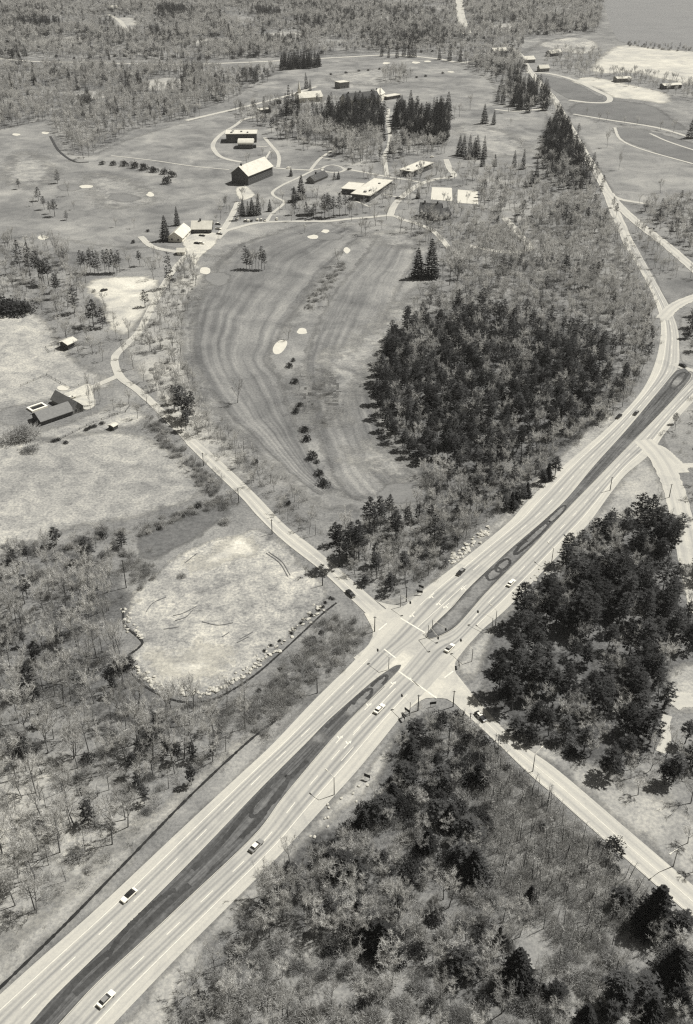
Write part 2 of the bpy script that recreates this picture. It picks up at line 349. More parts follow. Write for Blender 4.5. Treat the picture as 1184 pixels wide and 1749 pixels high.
patch('verge', [(860, 1240), (960, 1285), (1060, 1330), (1184, 1400), (1290, 1480), (1300, 1610), (1184, 1508), (1060, 1402), (989, 1342), (900, 1275)], zz(), 'verge', 5, 23)
patch('verge', [(645, 1022), (690, 1022), (730, 1000), (790, 945), (860, 880), (905, 830), (960, 780), (1030, 705), (1045, 725), (1000, 770), (925, 835), (868, 889), (787, 957), (712, 1024), (690, 1033), (655, 1030)], zz(), 'verge', 4, 24)
patch('verge', [(1046, 850), (1000, 908), (939, 970), (868, 1044), (822, 1082), (792, 1118), (782, 1140), (810, 1160), (840, 1090), (880, 1035), (950, 985), (1000, 920), (1030, 895), (1110, 880), (1140, 850), (1100, 780), (1075, 812)], zz(), 'verge', 4, 25)
patch('meadow', [(1040, 870), (1060, 825), (1085, 795), (1105, 785), (1125, 820), (1140, 858), (1100, 880)], zz(), 'verge', 6, 26)
patch('verge', [(1135, 735), (1184, 680), (1260, 610), (1260, 800), (1160, 790)], zz(), 'verge_dark', 4, 27)
patch('verge', [(1165, 545), (1184, 530), (1260, 500), (1260, 630), (1184, 625), (1162, 612), (1160, 575)], zz(), 'verge_dark', 3, 28)
patch('verge', [(1118, 470), (1105, 440), (1150, 460), (1260, 480), (1184, 500), (1146, 520)], zz(), 'lawn', 2, 29)
patch('verge', [(1140, 1130), (1184, 1120), (1260, 1110), (1260, 1260), (1184, 1215), (1150, 1210)], zz(), 'verge', 6, 30)
patch('clearing', [(320, 752), (300, 720), (255, 655), (215, 600), (230, 560), (290, 490), (330, 450), (345, 470), (320, 520), (318, 610), (340, 690), (400, 770), (430, 820), (390, 800)], zz(), 'verge', 8, 31)
patch('wood_floor', [(700, 545), (800, 528), (960, 545), (1030, 580), (1045, 650), (1010, 720), (930, 790), (860, 860), (780, 900), (735, 860), (700, 790), (655, 700), (640, 640), (665, 580)], zz(), 'floor', 10, 32)
patch('wood_floor', [(1000, 905), (1080, 890), (1184, 915), (1300, 960), (1300, 1120), (1150, 1140), (1130, 1250), (1050, 1300), (960, 1275), (880, 1230), (825, 1160), (850, 1080), (900, 1030), (960, 985)], zz(), 'floor', 6, 33)
patch('wood_floor', [(800, 1265), (905, 1345), (1040, 1458), (1180, 1580), (1250, 1640), (1250, 1800), (900, 1800), (850, 1550), (810, 1400)], zz(), 'verge_dark', 5, 39)
patch('wood_floor', [(690, 1240), (760, 1225), (810, 1270), (820, 1400), (815, 1500), (700, 1480), (620, 1620), (500, 1560), (520, 1450), (620, 1390)], zz(), 'floor', 6, 34)
patch('wood_floor', [(-80, 990), (60, 940), (160, 960), (210, 1000), (215, 1040), (190, 1090), (215, 1150), (280, 1200), (300, 1250), (200, 1230), (80, 1180), (-80, 1140)], zz(), 'floor', 8, 35)
patch('wood_floor', [(-200, 106), (40, 98), (330, 102), (600, 90), (690, 86), (760, 92), (800, 108), (860, 120), (890, 90), (960, 60), (1020, 48), (1026, -20), (1020, -120), (-200, -120)], zz(), 'floor_far', 14, 36)
patch('wood_floor', [(-200, 114), (100, 118), (330, 122), (425, 126), (420, 148), (395, 168), (330, 190), (225, 222), (205, 236), (150, 260), (122, 248), (97, 226), (90, 205), (40, 212), (-200, 242)], zz(), 'floor_far', 10, 37)
patch('golf_course', [(560, 385), (470, 400), (400, 425), (352, 475), (318, 525), (312, 590), (326, 645), (372, 705), (418, 748), (495, 822), (556, 866), (640, 868), (735, 862), (748, 840), (700, 780), (655, 710), (640, 650), (648, 600), (672, 545), (700, 500), (725, 470), (730, 400), (650, 385)], zz(), 'turf', 9, 38)
patch('wood_floor', [(-120, 1330), (60, 1300), (180, 1330), (250, 1370), (200, 1440), (90, 1540), (-120, 1700)], zz(), 'verge', 14, 40)
for k, px in enumerate([[(195, 34), (225, 30), (235, 48), (210, 54)], [(240, 142), (290, 132), (330, 140), (300, 152), (250, 154)], [(440, 60), (500, 54), (520, 62), (460, 68)], [(60, 70), (130, 62), (150, 70), (80, 78)], [(640, 30), (700, 26), (720, 34), (660, 38)], [(840, 44), (880, 40), (890, 50), (850, 54)], [(330, 70), (380, 66), (390, 74), (340, 78)], [(130, 160), (170, 154), (180, 166), (140, 170)]]):
    c_ = patch('clearing', px, Z[0]+.003, 'verge', 16, 60+k); EXCL.append(rag(GA(px), 60+k, 0, 4))
zz()
# fairways, greens and bunkers
ribbon('fairway', [(560, 372), (470, 392), (395, 420), (350, 470), (322, 520), (316, 590), (330, 640), (375, 700), (420, 740), (500, 815), (560, 858)],
       [(640, 398), (612, 420), (585, 445), (530, 520), (498, 570), (470, 610), (490, 650), (505, 690), (520, 740), (548, 800), (600, 852)], zz(), 'fairway', 160, False, True)
ribbon('fairway', [(640, 402), (612, 440), (578, 480), (545, 530), (520, 590), (510, 650), (525, 720), (550, 790), (575, 845), (620, 862)],
       [(720, 400), (712, 450), (690, 490), (668, 540), (645, 590), (636, 650), (655, 720), (700, 785), (738, 818), (742, 848)], zz(), 'fairway2', 160, False, True)
def oval(name, cx, cy, rx, ry, mat, z, fade=0, seed=0, amp=.24):
    rs = random.Random(seed+int(cx*3+cy)); n = 9
    pts = [(cx+rx*(1+rs.uniform(-amp, amp))*math.cos(2*math.pi*k/n), cy+ry*(1+rs.uniform(-amp, amp))*math.sin(2*math.pi*k/n)) for k in range(n)]
    return patch(name, pts, z, mat, fade, seed)
Z[0] += .004; zg = Z[0]
M['dry_turf'] = mat_field('dry turf', .22, .3, .35, .2, mids=.1)
for k, px in enumerate([[(560, 610), (600, 590), (640, 560), (690, 520), (720, 520), (700, 560), (650, 600), (610, 660), (580, 720), (555, 700)], [(600, 780), (640, 760), (700, 800), (730, 830), (690, 822), (640, 800)], [(505, 640), (530, 650), (540, 700), (525, 720)], [(640, 400), (700, 400), (715, 420), (660, 418)],
                        [(150, 300), (220, 310), (260, 345), (180, 350)], [(40, 260), (90, 290), (60, 320), (10, 300)], [(560, 135), (640, 118), (700, 125), (640, 145)], [(780, 215), (860, 225), (900, 260), (830, 262)]]):
    patch('dry_turf', px, Z[0]+.002, 'dry_turf', 26, 50+k)
Z[0] += .004; zg = Z[0]
oval('putting_green', 686, 842, 36, 19, 'green', zg, 2.5); oval('putting_green', 372, 476, 22, 13, 'green', zg, 3); oval('putting_green', 560, 404, 26, 7, 'green', zg, 4)
oval('putting_green', 120, 320, 20, 6, 'green', zg, 4); oval('putting_green', 210, 338, 26, 6, 'green', zg, 5)
for (cx, cy, rx, ry) in [(148, 319, 13, 3), (257, 332, 7, 4), (516, 566, 10, 6), (535, 405, 10, 4), (350, 463, 12, 6), (592, 427, 6, 6), (556, 395, 7, 3.5),
                         (28, 230, 8, 2.2), (77, 227, 7, 2.6), (660, 108, 8, 2), (710, 107, 8, 2), (730, 105, 7, 1.6), (74, 406, 9, 4), (770, 123, 6, 1.5)]:
    oval('sand_bunker', cx, cy, rx*.9, ry*.88, 'sand', zg+.004, 0, 3)
patch('sand_bunker', [(466, 598), (470, 588), (480, 581), (490, 583), (489, 592), (480, 603), (470, 605)], zg+.004, 'sand', 0, 2)

Z[0] = zg+.004
# ------------------------------------------------------------------ roads
L_L = [(-115, 1800), (-10, 1708), (66, 1640), (167, 1551), (304, 1422), (405, 1328), (466, 1271), (537, 1196), (603, 1131), (650, 1078), (706, 1022), (787, 959), (868, 893), (900, 858), (964, 795), (1040, 729), (1096, 668), (1121, 613), (1129, 557), (1119, 516), (1101, 476), (1065, 416)]
L_R = [(10, 1790), (51, 1749), (94, 1701), (203, 1594), (324, 1473), (441, 1351), (522, 1270), (598, 1200), (661, 1140), (690, 1112), (728, 1083), (802, 1003), (868, 941), (957, 863), (1015, 795), (1070, 734), (1121, 673), (1157, 630), (1160, 590), (1157, 560), (1143, 523), (1126, 492), (1082, 412)]
R_L = [(64, 1790), (106, 1746), (167, 1680), (243, 1610), (324, 1534), (436, 1427), (486, 1361), (562, 1270), (603, 1226), (684, 1147), (732, 1094), (777, 1073), (837, 1007), (908, 936), (973, 867), (1070, 767), (1131, 704), (1184, 648), (1290, 540)]
R_R = [(150, 1795), (195, 1749), (299, 1640), (385, 1554), (481, 1458), (560, 1372), (620, 1305), (690, 1219), (730, 1178), (780, 1122), (822, 1078), (868, 1038), (939, 964), (1000, 901), (1043, 843), (1070, 810), (1111, 775), (1140, 735), (1190, 680), (1290, 580)]
NW_L = [(317, 757), (365, 805), (412, 850), (441, 883), (486, 926), (547, 974), (600, 1024), (640, 1062), (690, 1110)]
NW_R = [(332, 749), (385, 795), (440, 848), (486, 896), (537, 936), (575, 968), (625, 1012), (668, 1050), (720, 1095)]
SE_L = [(690, 1110), (740, 1165), (785, 1210), (839, 1260), (908, 1326), (949, 1361), (1040, 1442), (1121, 1513), (1184, 1569), (1290, 1665)]
SE_R = [(720, 1090), (770, 1140), (815, 1195), (860, 1245), (888, 1270), (939, 1305), (989, 1346), (1060, 1407), (1184, 1513), (1290, 1605)]
ribbon('side_road', NW_L, NW_R, zz(), 'road'); ribbon('side_road', SE_L, SE_R, zz(), 'road')
JN = [(604, 1124), (628, 1104), (636, 1089), (637, 1077), (631, 1064), (622, 1048), (660, 1040), (632, 1018), (646, 1028), (666, 1033), (689, 1035), (712, 1026), (730, 1005), (760, 1020), (800, 1080), (822, 1078), (800, 1102), (784, 1122), (778, 1131), (777, 1144), (784, 1164), (807, 1192), (800, 1215), (778, 1203), (763, 1194), (742, 1192), (727, 1193), (712, 1201), (692, 1217), (676, 1200), (640, 1150)]
patch('junction', JN, zz(), 'apron', 0, smooth=False, excl=True)
zr = zz()
_, LA, LB = ribbon('highway', L_L, L_R, zr, 'conc', 400)
_, RA, RB = ribbon('highway', R_L, R_R, zz(), 'conc2', 400)
# drives and lesser roads: (centre line, width m)
zl = 0
for nm, px, w, mt in [
    ('side_road', [(1162, 808), (1150, 792), (1122, 768), (1100, 770)], 9, 'road'),
    ('side_road', [(1098, 752), (1118, 772), (1136, 800), (1152, 838), (1165, 890), (1174, 930), (1186, 990), (1200, 1050)], 9.5, 'road'),
    ('driveway', [(1150, 800), (1168, 796), (1240, 792)], 4, 'drive'), ('driveway', [(1150, 622), (1172, 630), (1250, 650)], 4, 'drive'),
    ('side_road', [(1130, 545), (1152, 524), (1184, 509), (1260, 485)], 8, 'road'),
    ('country_road', [(1076, 422), (1062, 388), (1050, 362), (1042, 340), (1034, 322), (1020, 296), (1003, 270), (985, 238), (970, 211), (957, 188), (946, 168), (925, 145), (903, 118), (890, 95), (870, 80)], 8, 'road'),
    ('country_road', [(1040, 330), (1060, 354), (1092, 383), (1140, 420), (1184, 458), (1260, 520)], 8, 'road'),
    ('driveway', [(1038, 330), (1062, 341), (1110, 349)], 5, 'drive'),
    ('lane', [(898, 124), (939, 126), (984, 138), (1022, 156), (1041, 166), (1036, 175), (1005, 175), (972, 171)], 7, 'drive'),
    ('lane', [(979, 195), (1040, 205), (1121, 218), (1184, 236), (1260, 258)], 5, 'drive'),
    ('footpath', [(1050, 218), (1060, 238), (1096, 255), (1184, 280)], 3, 'path'),
    ('footpath', [(1110, 228), (1150, 245), (1260, 280)], 3, 'path'),
    ('country_road', [(-60, 92), (40, 104), (152, 107), (228, 109), (324, 110), (476, 104), (600, 97), (675, 94), (751, 101), (787, 107), (840, 100), (890, 96)], 8, 'drive'),
    ('lane', [(185, 24), (205, 36), (216, 52)], 8, 'drive'), ('lane', [(-40, 45), (30, 34), (80, 28)], 6, 'drive'), ('lane', [(781, -30), (787, 25), (798, 58)], 16, 'drive'),
    ('footpath', [(318, 206), (360, 196), (420, 182), (486, 165), (540, 148)], 6, 'path'),
    ('footpath', [(190, 266), (260, 274), (330, 284), (392, 290)], 2, 'path'),
    ('campus_drive', [(437, 200), (417, 204), (401, 215), (380, 228), (367, 241), (364, 252), (373, 265), (388, 272), (412, 277)], 4.3, 'drive'),
    ('campus_drive', [(452, 235), (463, 248), (474, 261), (477, 272), (475, 286)], 3.5, 'drive'),
    ('campus_drive', [(467, 287), (494, 289), (531, 291)], 3.5, 'drive'),
    ('campus_drive', [(531, 291), (549, 288), (556, 284), (568, 282), (582, 285), (588, 291), (575, 295), (555, 293), (549, 288)], 2.7, 'drive'),
    ('campus_drive', [(531, 290), (546, 272), (566, 258)], 3.1, 'drive'),
    ('campus_drive', [(535, 291), (507, 305), (483, 316), (466, 328), (470, 336), (485, 344), (483, 350), (465, 365), (456, 378)], 2.7, 'drive'),
    ('campus_drive', [(585, 288), (626, 295), (666, 303), (702, 308), (722, 313)], 3.9, 'drive'),
    ('campus_drive', [(407, 345), (398, 364), (388, 382), (372, 406)], 4.7, 'drive'),
    ('campus_drive', [(372, 408), (386, 395), (402, 390), (432, 382), (465, 379), (529, 378), (560, 378), (598, 374), (636, 371), (669, 368), (690, 376), (712, 382), (737, 393), (752, 406), (768, 425)], 4.3, 'drive'),
    ('campus_drive', [(666, 370), (672, 354), (684, 339), (706, 322), (722, 313), (745, 306), (775, 301), (768, 288), (762, 272)], 5.5, 'drive'),
    ('campus_drive', [(661, 303), (659, 283), (657, 265), (664, 250), (666, 230), (662, 205), (664, 186)], 3.9, 'drive'),
    ('footpath', [(651, 331), (684, 338)], 2.2, 'path'), ('footpath', [(606, 343), (633, 354)], 2.2, 'path'), ('footpath', [(457, 251), (437, 250)], 2.2, 'path'), ('footpath', [(462, 258), (452, 274)], 2, 'path'),
    ('footpath', [(552, 270), (572, 273)], 2, 'path'), ('footpath', [(845, 187), (880, 190), (930, 186)], 5, 'path'),
    ('driveway', [(862, 372), (885, 398), (905, 425), (860, 430), (800, 420)], 6, 'path'),
    ('lane', [(326, 756), (300, 728), (262, 690), (232, 664), (205, 643), (196, 612), (215, 590), (238, 566), (262, 520), (292, 468), (322, 432)], 4.4, 'path'),
    ('driveway', [(205, 641), (180, 652), (150, 665)], 4, 'drive'), ('driveway', [(240, 404), (262, 422), (310, 432)], 5, 'drive'), ('driveway', [(1184, 1196), (1160, 1196), (1146, 1202)], 7, 'drive'),
    ('footpath', [(1140, 1222), (1136, 1240), (1138, 1262), (1128, 1285)], 3, 'path'),
    ('service_lane', [(-20, 1800), (100, 1690)], .1, 'path')][:-1]:
    zl += 1; lane(nm, px, w, Z[0]+.004*(1+zl % 8), mt)
Z[0] += .036
for nm, px, mt, fd in [('yard', [(316, 408), (340, 398), (372, 400), (366, 418), (345, 436), (333, 452), (325, 440), (316, 424)], 'dirt_pale', 2), ('yard', [(404, 322), (420, 319), (434, 330), (432, 336), (414, 342), (406, 335)], 'dirt_pale', 2),
                       ('driveway', [(109, 674), (125, 667), (153, 656), (160, 676), (163, 692), (146, 700), (128, 686)], 'dirt_pale', .8), ('island', [(553, 288), (560, 285), (572, 285), (581, 289), (572, 292), (560, 291)], 'lawn', .5)]:
    patch(nm, px, zz(), mt, fd, 5, excl=(nm != 'island'))
oval('patio', 108.5, 663, 11, 4.5, 'court', zz(), 0, 1, .02)
for px in ([(738, 320), (772, 321), (773, 344), (736, 341)], [(782, 324), (816, 327), (817, 349), (781, 347)]):
    patch('tennis_court', px, zz(), 'court', 0, smooth=False, excl=True)
lane('ditch', [(-70, 1756), (0, 1688), (60, 1630), (122, 1569), (223, 1465), (324, 1361), (421, 1270), (470, 1232)], .8, zz(), 'ditch', 160)
lane('ditch', [(222, 1120), (216, 1140), (232, 1158), (252, 1175), (280, 1190), (314, 1199), (360, 1196), (402, 1176), (440, 1150), (478, 1117), (520, 1078), (552, 1048), (575, 1030)], .7, zz(), 'ditch', 120)
lane('ditch', [(210, 1040), (214, 1068), (242, 1094), (238, 1106), (222, 1118)], .8, zz(), 'ditch', 60)
lane('ditch', [(86, 233), (101, 258), (127, 276), (152, 277)], 2.5, zz(), 'ditch', 50)
for px in ([(455, 945), (478, 962), (492, 985)], [(459, 943), (482, 960), (496, 983)], [(345, 1062), (372, 1068), (398, 1064)], [(250, 1045), (262, 1030), (284, 1020)], [(300, 1060), (318, 1054), (330, 1042)], [(296, 1052), (312, 1048), (336, 1036)], [(280, 1075), (306, 1071)], [(410, 1092), (432, 1080)], [(380, 1088), (392, 1080)], [(316, 962), (336, 946)], [(405, 1098), (425, 1088)]):
    lane('dozer_rut', px, .36, zz(), 'scrape', 14)

# medians: raised kerbed islands with grass
def median(Lp, Rp, name):
    A = catmull(GA(Lp), 200); B = catmull(GA(Rp), 200); n = 200
    h = zr+.16
    me = ribbon_mesh(name, A, B, h, 'median', (0, .25, .5, .75, 1)); o = structure(link(name, me))
    ring = np.vstack([A, B[::-1]]); m = len(ring); c = ring.mean(0)
    out = []
    for i in range(m):
        t = ring[(i+1) % m]-ring[i-1]; t = t/(np.linalg.norm(t)+1e-9); out.append(ring[i]+np.array([-t[1], t[0]])*.0)
    v = []; f = []; k_ = len(ring)
    for i in range(k_):
        t = ring[(i+1) % k_]-ring[i-1]; t = t/(np.linalg.norm(t)+1e-9); nn = np.array([t[1], -t[0]])
        if (A[100]-B[100]) @ np.array([-(A[101]-A[100])[1], (A[101]-A[100])[0]]) > 0: nn = -nn
        a = ring[i]-nn*0.18; b = ring[i]+nn*.03
        v += [(a[0], a[1], h+.02), (b[0], b[1], h+.02), (a[0], a[1], 0.02)]
    for i in range(k_):
        j = (i+1) % k_; f += [(3*i, 3*j, 3*j+1, 3*i+1), (3*i+2, 3*j+2, 3*j, 3*i)]
    mk = bpy.data.meshes.new('kerb'); mk.from_pydata(v, [], f); mk.materials.append(M['kerb']); structure(link('kerb', mk))
    EXCL.append(ring); MED.append((A, B))
MED = []
median([(10, 1790), (51, 1749), (94, 1701), (203, 1594), (324, 1473), (441, 1351), (522, 1270), (560, 1231), (598, 1197), (636, 1164), (661, 1146), (676, 1137), (685, 1136)],
       [(64, 1790), (106, 1746), (167, 1680), (243, 1610), (324, 1534), (436, 1427), (486, 1361), (562, 1270), (603, 1226), (636, 1193), (668, 1161), (682, 1146), (686, 1138)], 'median_strip')
median([(727, 1085), (731, 1079), (742, 1066), (773, 1036), (802, 1003), (868, 941), (957, 863), (1015, 795), (1070, 734), (1121, 673), (1150, 638), (1158, 632), (1170, 629)],
       [(728, 1089), (736, 1092), (757, 1085), (777, 1073), (796, 1054), (837, 1007), (908, 936), (973, 867), (1070, 767), (1131, 704), (1160, 672), (1178, 650), (1182, 640)], 'median_strip')
def regrass(k, u0, u1):
    A, B = MED[k]; i0, i1 = int(u0*199), int(u1*199); A = A[i0:i1]; B = B[i0:i1]; ks = (.04, .14, .24, .5, .76, .86, .96)
    me = ribbon_mesh('median_grass', A, B, zr+.165, 'marsh2', ks); at = me.attributes.new('fade', 'FLOAT', 'POINT'); n = len(A)
    at.data.foreach_set('value', [min((0, .4, .8, .9, .8, .4, 0)[q], 1 if k == 1 and u0 < .05 and i < n/2 else min(i, n-1-i)/6) for i in range(n) for q in range(7)])
    structure(link('median_grass', me))
M['marsh2'] = mat_field('short median grass', .17, .25, .25, .1)
regrass(1, .02, .42); regrass(0, .80, .985); regrass(0, .70, .76); regrass(1, .90, .98)
# ground marks on the median: loops worn dark (tyre loops of the mowing tractor)
zm = zr+.170
M['loop'] = mat_field('worn turf', .05, .25, .3, .1, fade=False)
def loop_of(k, px, a, b, w, t0=0.0, t1=6.283):
    global zm
    A, B = MED[k]; c_ = (A+B)/2; i = int(np.argmin(np.linalg.norm(c_-GA([px])[0], axis=1))); i = min(max(i, 2), len(c_)-3)
    t = c_[i+2]-c_[i-2]; t /= np.linalg.norm(t); n = np.array([-t[1], t[0]]); hw = np.linalg.norm(A[i]-B[i])/2; b = min(b, hw-w/2-.5)
    if b < .25: b = .25
    pts = [c_[i]+t*a*math.cos(u)+n*b*math.sin(u)+t*.3*math.sin(3*u) for u in np.linspace(t0, t1, 16)]
    lane('worn_turf', [tuple(float(v) for v in P(p[0], p[1])) for p in pts], w, zm, 'loop', 60, False); zm += .0015
def streak(k, p0, p1, v, w):
    global zm
    A, B = MED[k]; c_ = (A+B)/2; i, j = sorted(int(np.argmin(np.linalg.norm(c_-GA([p])[0], axis=1))) for p in (p0, p1)); m = np.linspace(0, 1, j-i+1); vv = v+.06*np.sin(m*7)
    pts = (A[i:j+1]*(1-vv)[:, None]+B[i:j+1]*vv[:, None])[::6]
    if len(pts) > 2: lane('worn_turf', [tuple(float(q) for q in P(p[0], p[1])) for p in pts], w, zm, 'loop', 60, False); zm += .0015
for a in [(1, (852, 984), 4.5, 2.2, 1.1), (1, (862, 966), 5.0, 1.9, 1.2), (1, (908, 918), 15, 1.5, 1.1), (1, (948, 878), 9, 1.5, 1.0), (1, (890, 935), 6, 1.2, 1.0, .4, 4), (0, (646, 1166), 4.5, 2.0, 1.2, -1.6, 2.4), (0, (618, 1192), 5, 2.0, 1.2, -1.6, 2.8), (1, (1152, 648), 12, 2.4, 1.2), (0, (462, 1360), 9, 2.4, 1.3), (0, (250, 1575), 12, 3.2, 1.4, .3, 3.5)]: loop_of(*a)
for a in [(1, (806, 1010), (832, 985), .22, 1.3), (1, (880, 935), (955, 868), .2, 1.0), (0, (560, 1245), (630, 1180), .25, 1.3), (0, (340, 1490), (480, 1340), .3, 1.6), (0, (120, 1700), (330, 1500), .62, 1.8), (0, (60, 1755), (200, 1620), .3, 1.6), (0, (400, 1430), (520, 1290), .72, 1.3)]: streak(*a)

# ------------------------------------------------------------------ painted markings
def at_uv(A, B, i, v): return A[i]*(1-v)+B[i]*v
def strip(mb, pts, w, z):
    pts = np.asarray(pts); t = np.gradient(pts, axis=0); t /= np.linalg.norm(t, axis=1)[:, None]+1e-9; nn = np.c_[-t[:, 1], t[:, 0]]*w/2
    for i in range(len(pts)-1):
        a, b, c, d = pts[i]+nn[i], pts[i]-nn[i], pts[i+1]-nn[i+1], pts[i+1]+nn[i+1]
        mb.quad((*d, z), (*c, z), (*b, z), (*a, z))
zp = zr+.012
def in_box(q):
    x, y = P(q[0], q[1]); return 628 < x < 812 and 1035 < y < 1205 and abs((x-720)+(y-1112)) < 150 and abs((y-1112)+(x-720)*.0) < 75
for (A, B, vs, ve) in ((LA, LB, .64, .31), (RA, RB, .33, .67)):
    mb = MB(); C1 = A*(1-vs)+B*vs; L = np.r_[0, np.cumsum(np.linalg.norm(np.diff(C1, axis=0), axis=1))]; s = 0
    while s < L[-1]*.86:
        seg = [np.array([np.interp(t, L, C1[:, 0]), np.interp(t, L, C1[:, 1])]) for t in (s, s+2.3, s+4.6)]
        if not in_box(seg[1]): strip(mb, seg, .22, zp)
        s += 12.2
    C2 = A*(1-ve)+B*ve
    for i in range(len(C2)-1):
        if i < 330 and not in_box(C2[i]): strip(mb, C2[i:i+2], .20, zp)
    structure(mb.build('lane_markings', 'paint'))
mb = MB()
for a, b, w in [((684, 1056), (726, 1081), .6), ((656, 1109), (677, 1125), .5), ((681, 1147), (746, 1193), .6), ((647, 1077), (661, 1065), .5), ((759, 1158), (774, 1147), .5),
                ((714, 1071), (792, 1001), .22), ((604, 1252), (676, 1176), .22), ((583, 1300), (604, 1276), .22), ((700, 1158), (718, 1175), .3)]:
    q = GA([a, b]); strip(mb, [q[0], (q[0]+q[1])/2, q[1]], w, zp+.004)
for (LL, RR) in ((NW_L[:-2], NW_R[:-2]), (SE_L[2:], SE_R[2:])):
    A = catmull(GA(LL), 80); B = catmull(GA(RR), 80); c = (A+B)/2
    strip(mb, c*.985+.015*A, .18, zp+.002)
    strip(mb, A*.93+B*.07, .14, zp+.002)
def arrow(mb, px, ang_to, ln, kind):
    p = GA([px])[0]; q = GA([ang_to])[0]; d = (q-p)/np.linalg.norm(q-p); n = np.array([-d[1], d[0]])
    def w(a, b): r = p+d*a+n*b; return (r[0], r[1], zp+.006)
    mb.quad(w(-ln/2, -.14), w(ln*.2, -.14), w(ln*.2, .14), w(-ln/2, .14)); mb.tri(w(ln*.2, -.55), w(ln/2, 0), w(ln*.2, .55))
    if kind: mb.quad(w(-.1, .1), w(.5, 1.3), w(1.0, 1.3), w(.4, .1))
for px, to in [((629, 1207), (660, 1176)), ((580, 1263), (610, 1230)), ((594, 1272), (625, 1240)), ((671, 1170), (690, 1150)), ((792, 1004), (770, 1025)), ((749, 1030), (735, 1045)), ((762, 1035), (745, 1050)), ((737, 1018), (720, 1035)), ((704, 1050), (690, 1065))]:
    arrow(mb, px, to, 4.2, 1)
structure(mb.build('turn_markings', 'paint'))

# ------------------------------------------------------------------ buildings
def ang(v): return math.atan2(v[1], v[0])
def frame_of(p1, p2):
    a = G(*p1); b = G(*p2); d = b-a; return a, d.length, ang(d)
def windows(root, Lx, D, h, n, rows=1, side='front', wm='glass', w=1.3, hh=1.4, z0=1.1, pitch=3.0, lo=.06, hi=.94, fm='wall_mid'):
    first = None
    for r in range(rows):
        for k in range(n):
            t = lo+(hi-lo)*((k+.5)/n)
            if first is None:
                mb = MB(); mb.box(-w/2, -.08, 0, w/2, .02, .1, 0); mb.box(-w/2, -.08, hh-.1, w/2, .02, hh, 0); mb.box(-w/2, -.08, .1, -w/2+.1, .02, hh-.1, 0); mb.box(w/2-.1, -.08, .1, w/2, .02, hh-.1, 0)
                mb.box(-w/2+.1, -.04, .1, w/2-.1, .02, hh-.1, 1); first = mb.me('window', [fm, wm])
            o = link('window', first, root)
            if side == 'front': o.location = (Lx*t, -.02, z0+r*pitch)
            elif side == 'left': o.location = (-.02, D*t, z0+r*pitch); o.rotation_euler = (0, 0, -math.pi/2)
            elif side == 'right': o.location = (Lx+.02, D*t, z0+r*pitch); o.rotation_euler = (0, 0, math.pi/2)
def slab_building(name, p1, p2, D, h, label, group=None, wall='brick_wall', roof='roof_white', n=8, rows=1, hang=.7, extra=True, seed=1):
    a, L, rz = frame_of(p1, p2); r = empty(name, a, rz, label, 'building', group)
    mb = MB(); mb.box(0, 0, 0, L, D, h); mb.build('wall', wall, r)
    mb = MB(); mb.box(-hang, -hang, h+.003, L+hang, D+hang, h+.42); ro = mb.build('roof', roof, r)
    mb = MB()                      # a parapet kerb around the roof edge
    for q in ((-hang, -hang, L+hang, -hang+.3), (-hang, D+hang-.3, L+hang, D+hang), (-hang, -hang+.3, -hang+.3, D+hang-.3), (L+hang-.3, -hang+.3, L+hang, D+hang-.3)): mb.box(q[0], q[1], h+.422, q[2], q[3], h+.62)
    mb.build('parapet', 'wall_light', ro)
    rs = random.Random(seed)
    if extra:
        for k in range(4):
            x = L*rs.uniform(.1, .9); y = D*rs.uniform(.25, .75); s = rs.uniform(.5, 1.2); mb = MB(); mb.box(x-s, y-s, h+.423, x+s, y+s, h+.42+rs.uniform(.6, 1.2)); mb.build('roof_vent', 'wall_mid', ro)
    windows(r, L, D, h, n, rows, 'front', pitch=3.1, w=1.8); windows(r, L, D, h, max(2, int(D/5)), rows, 'left', pitch=3.1)
    mb = MB(); mb.box(L*.48-1, -.07, 0, L*.48+1, .02, 2.2); mb.build('door', 'roof_dark', r)
    EXCL.append(np.array([[*(Matrix.Rotation(rz, 3, 'Z') @ Vector(q)+a)[:2]] for q in ((-2, -2, 0), (L+2, -2, 0), (L+2, D+2, 0), (-2, D+2, 0))]))
    return r
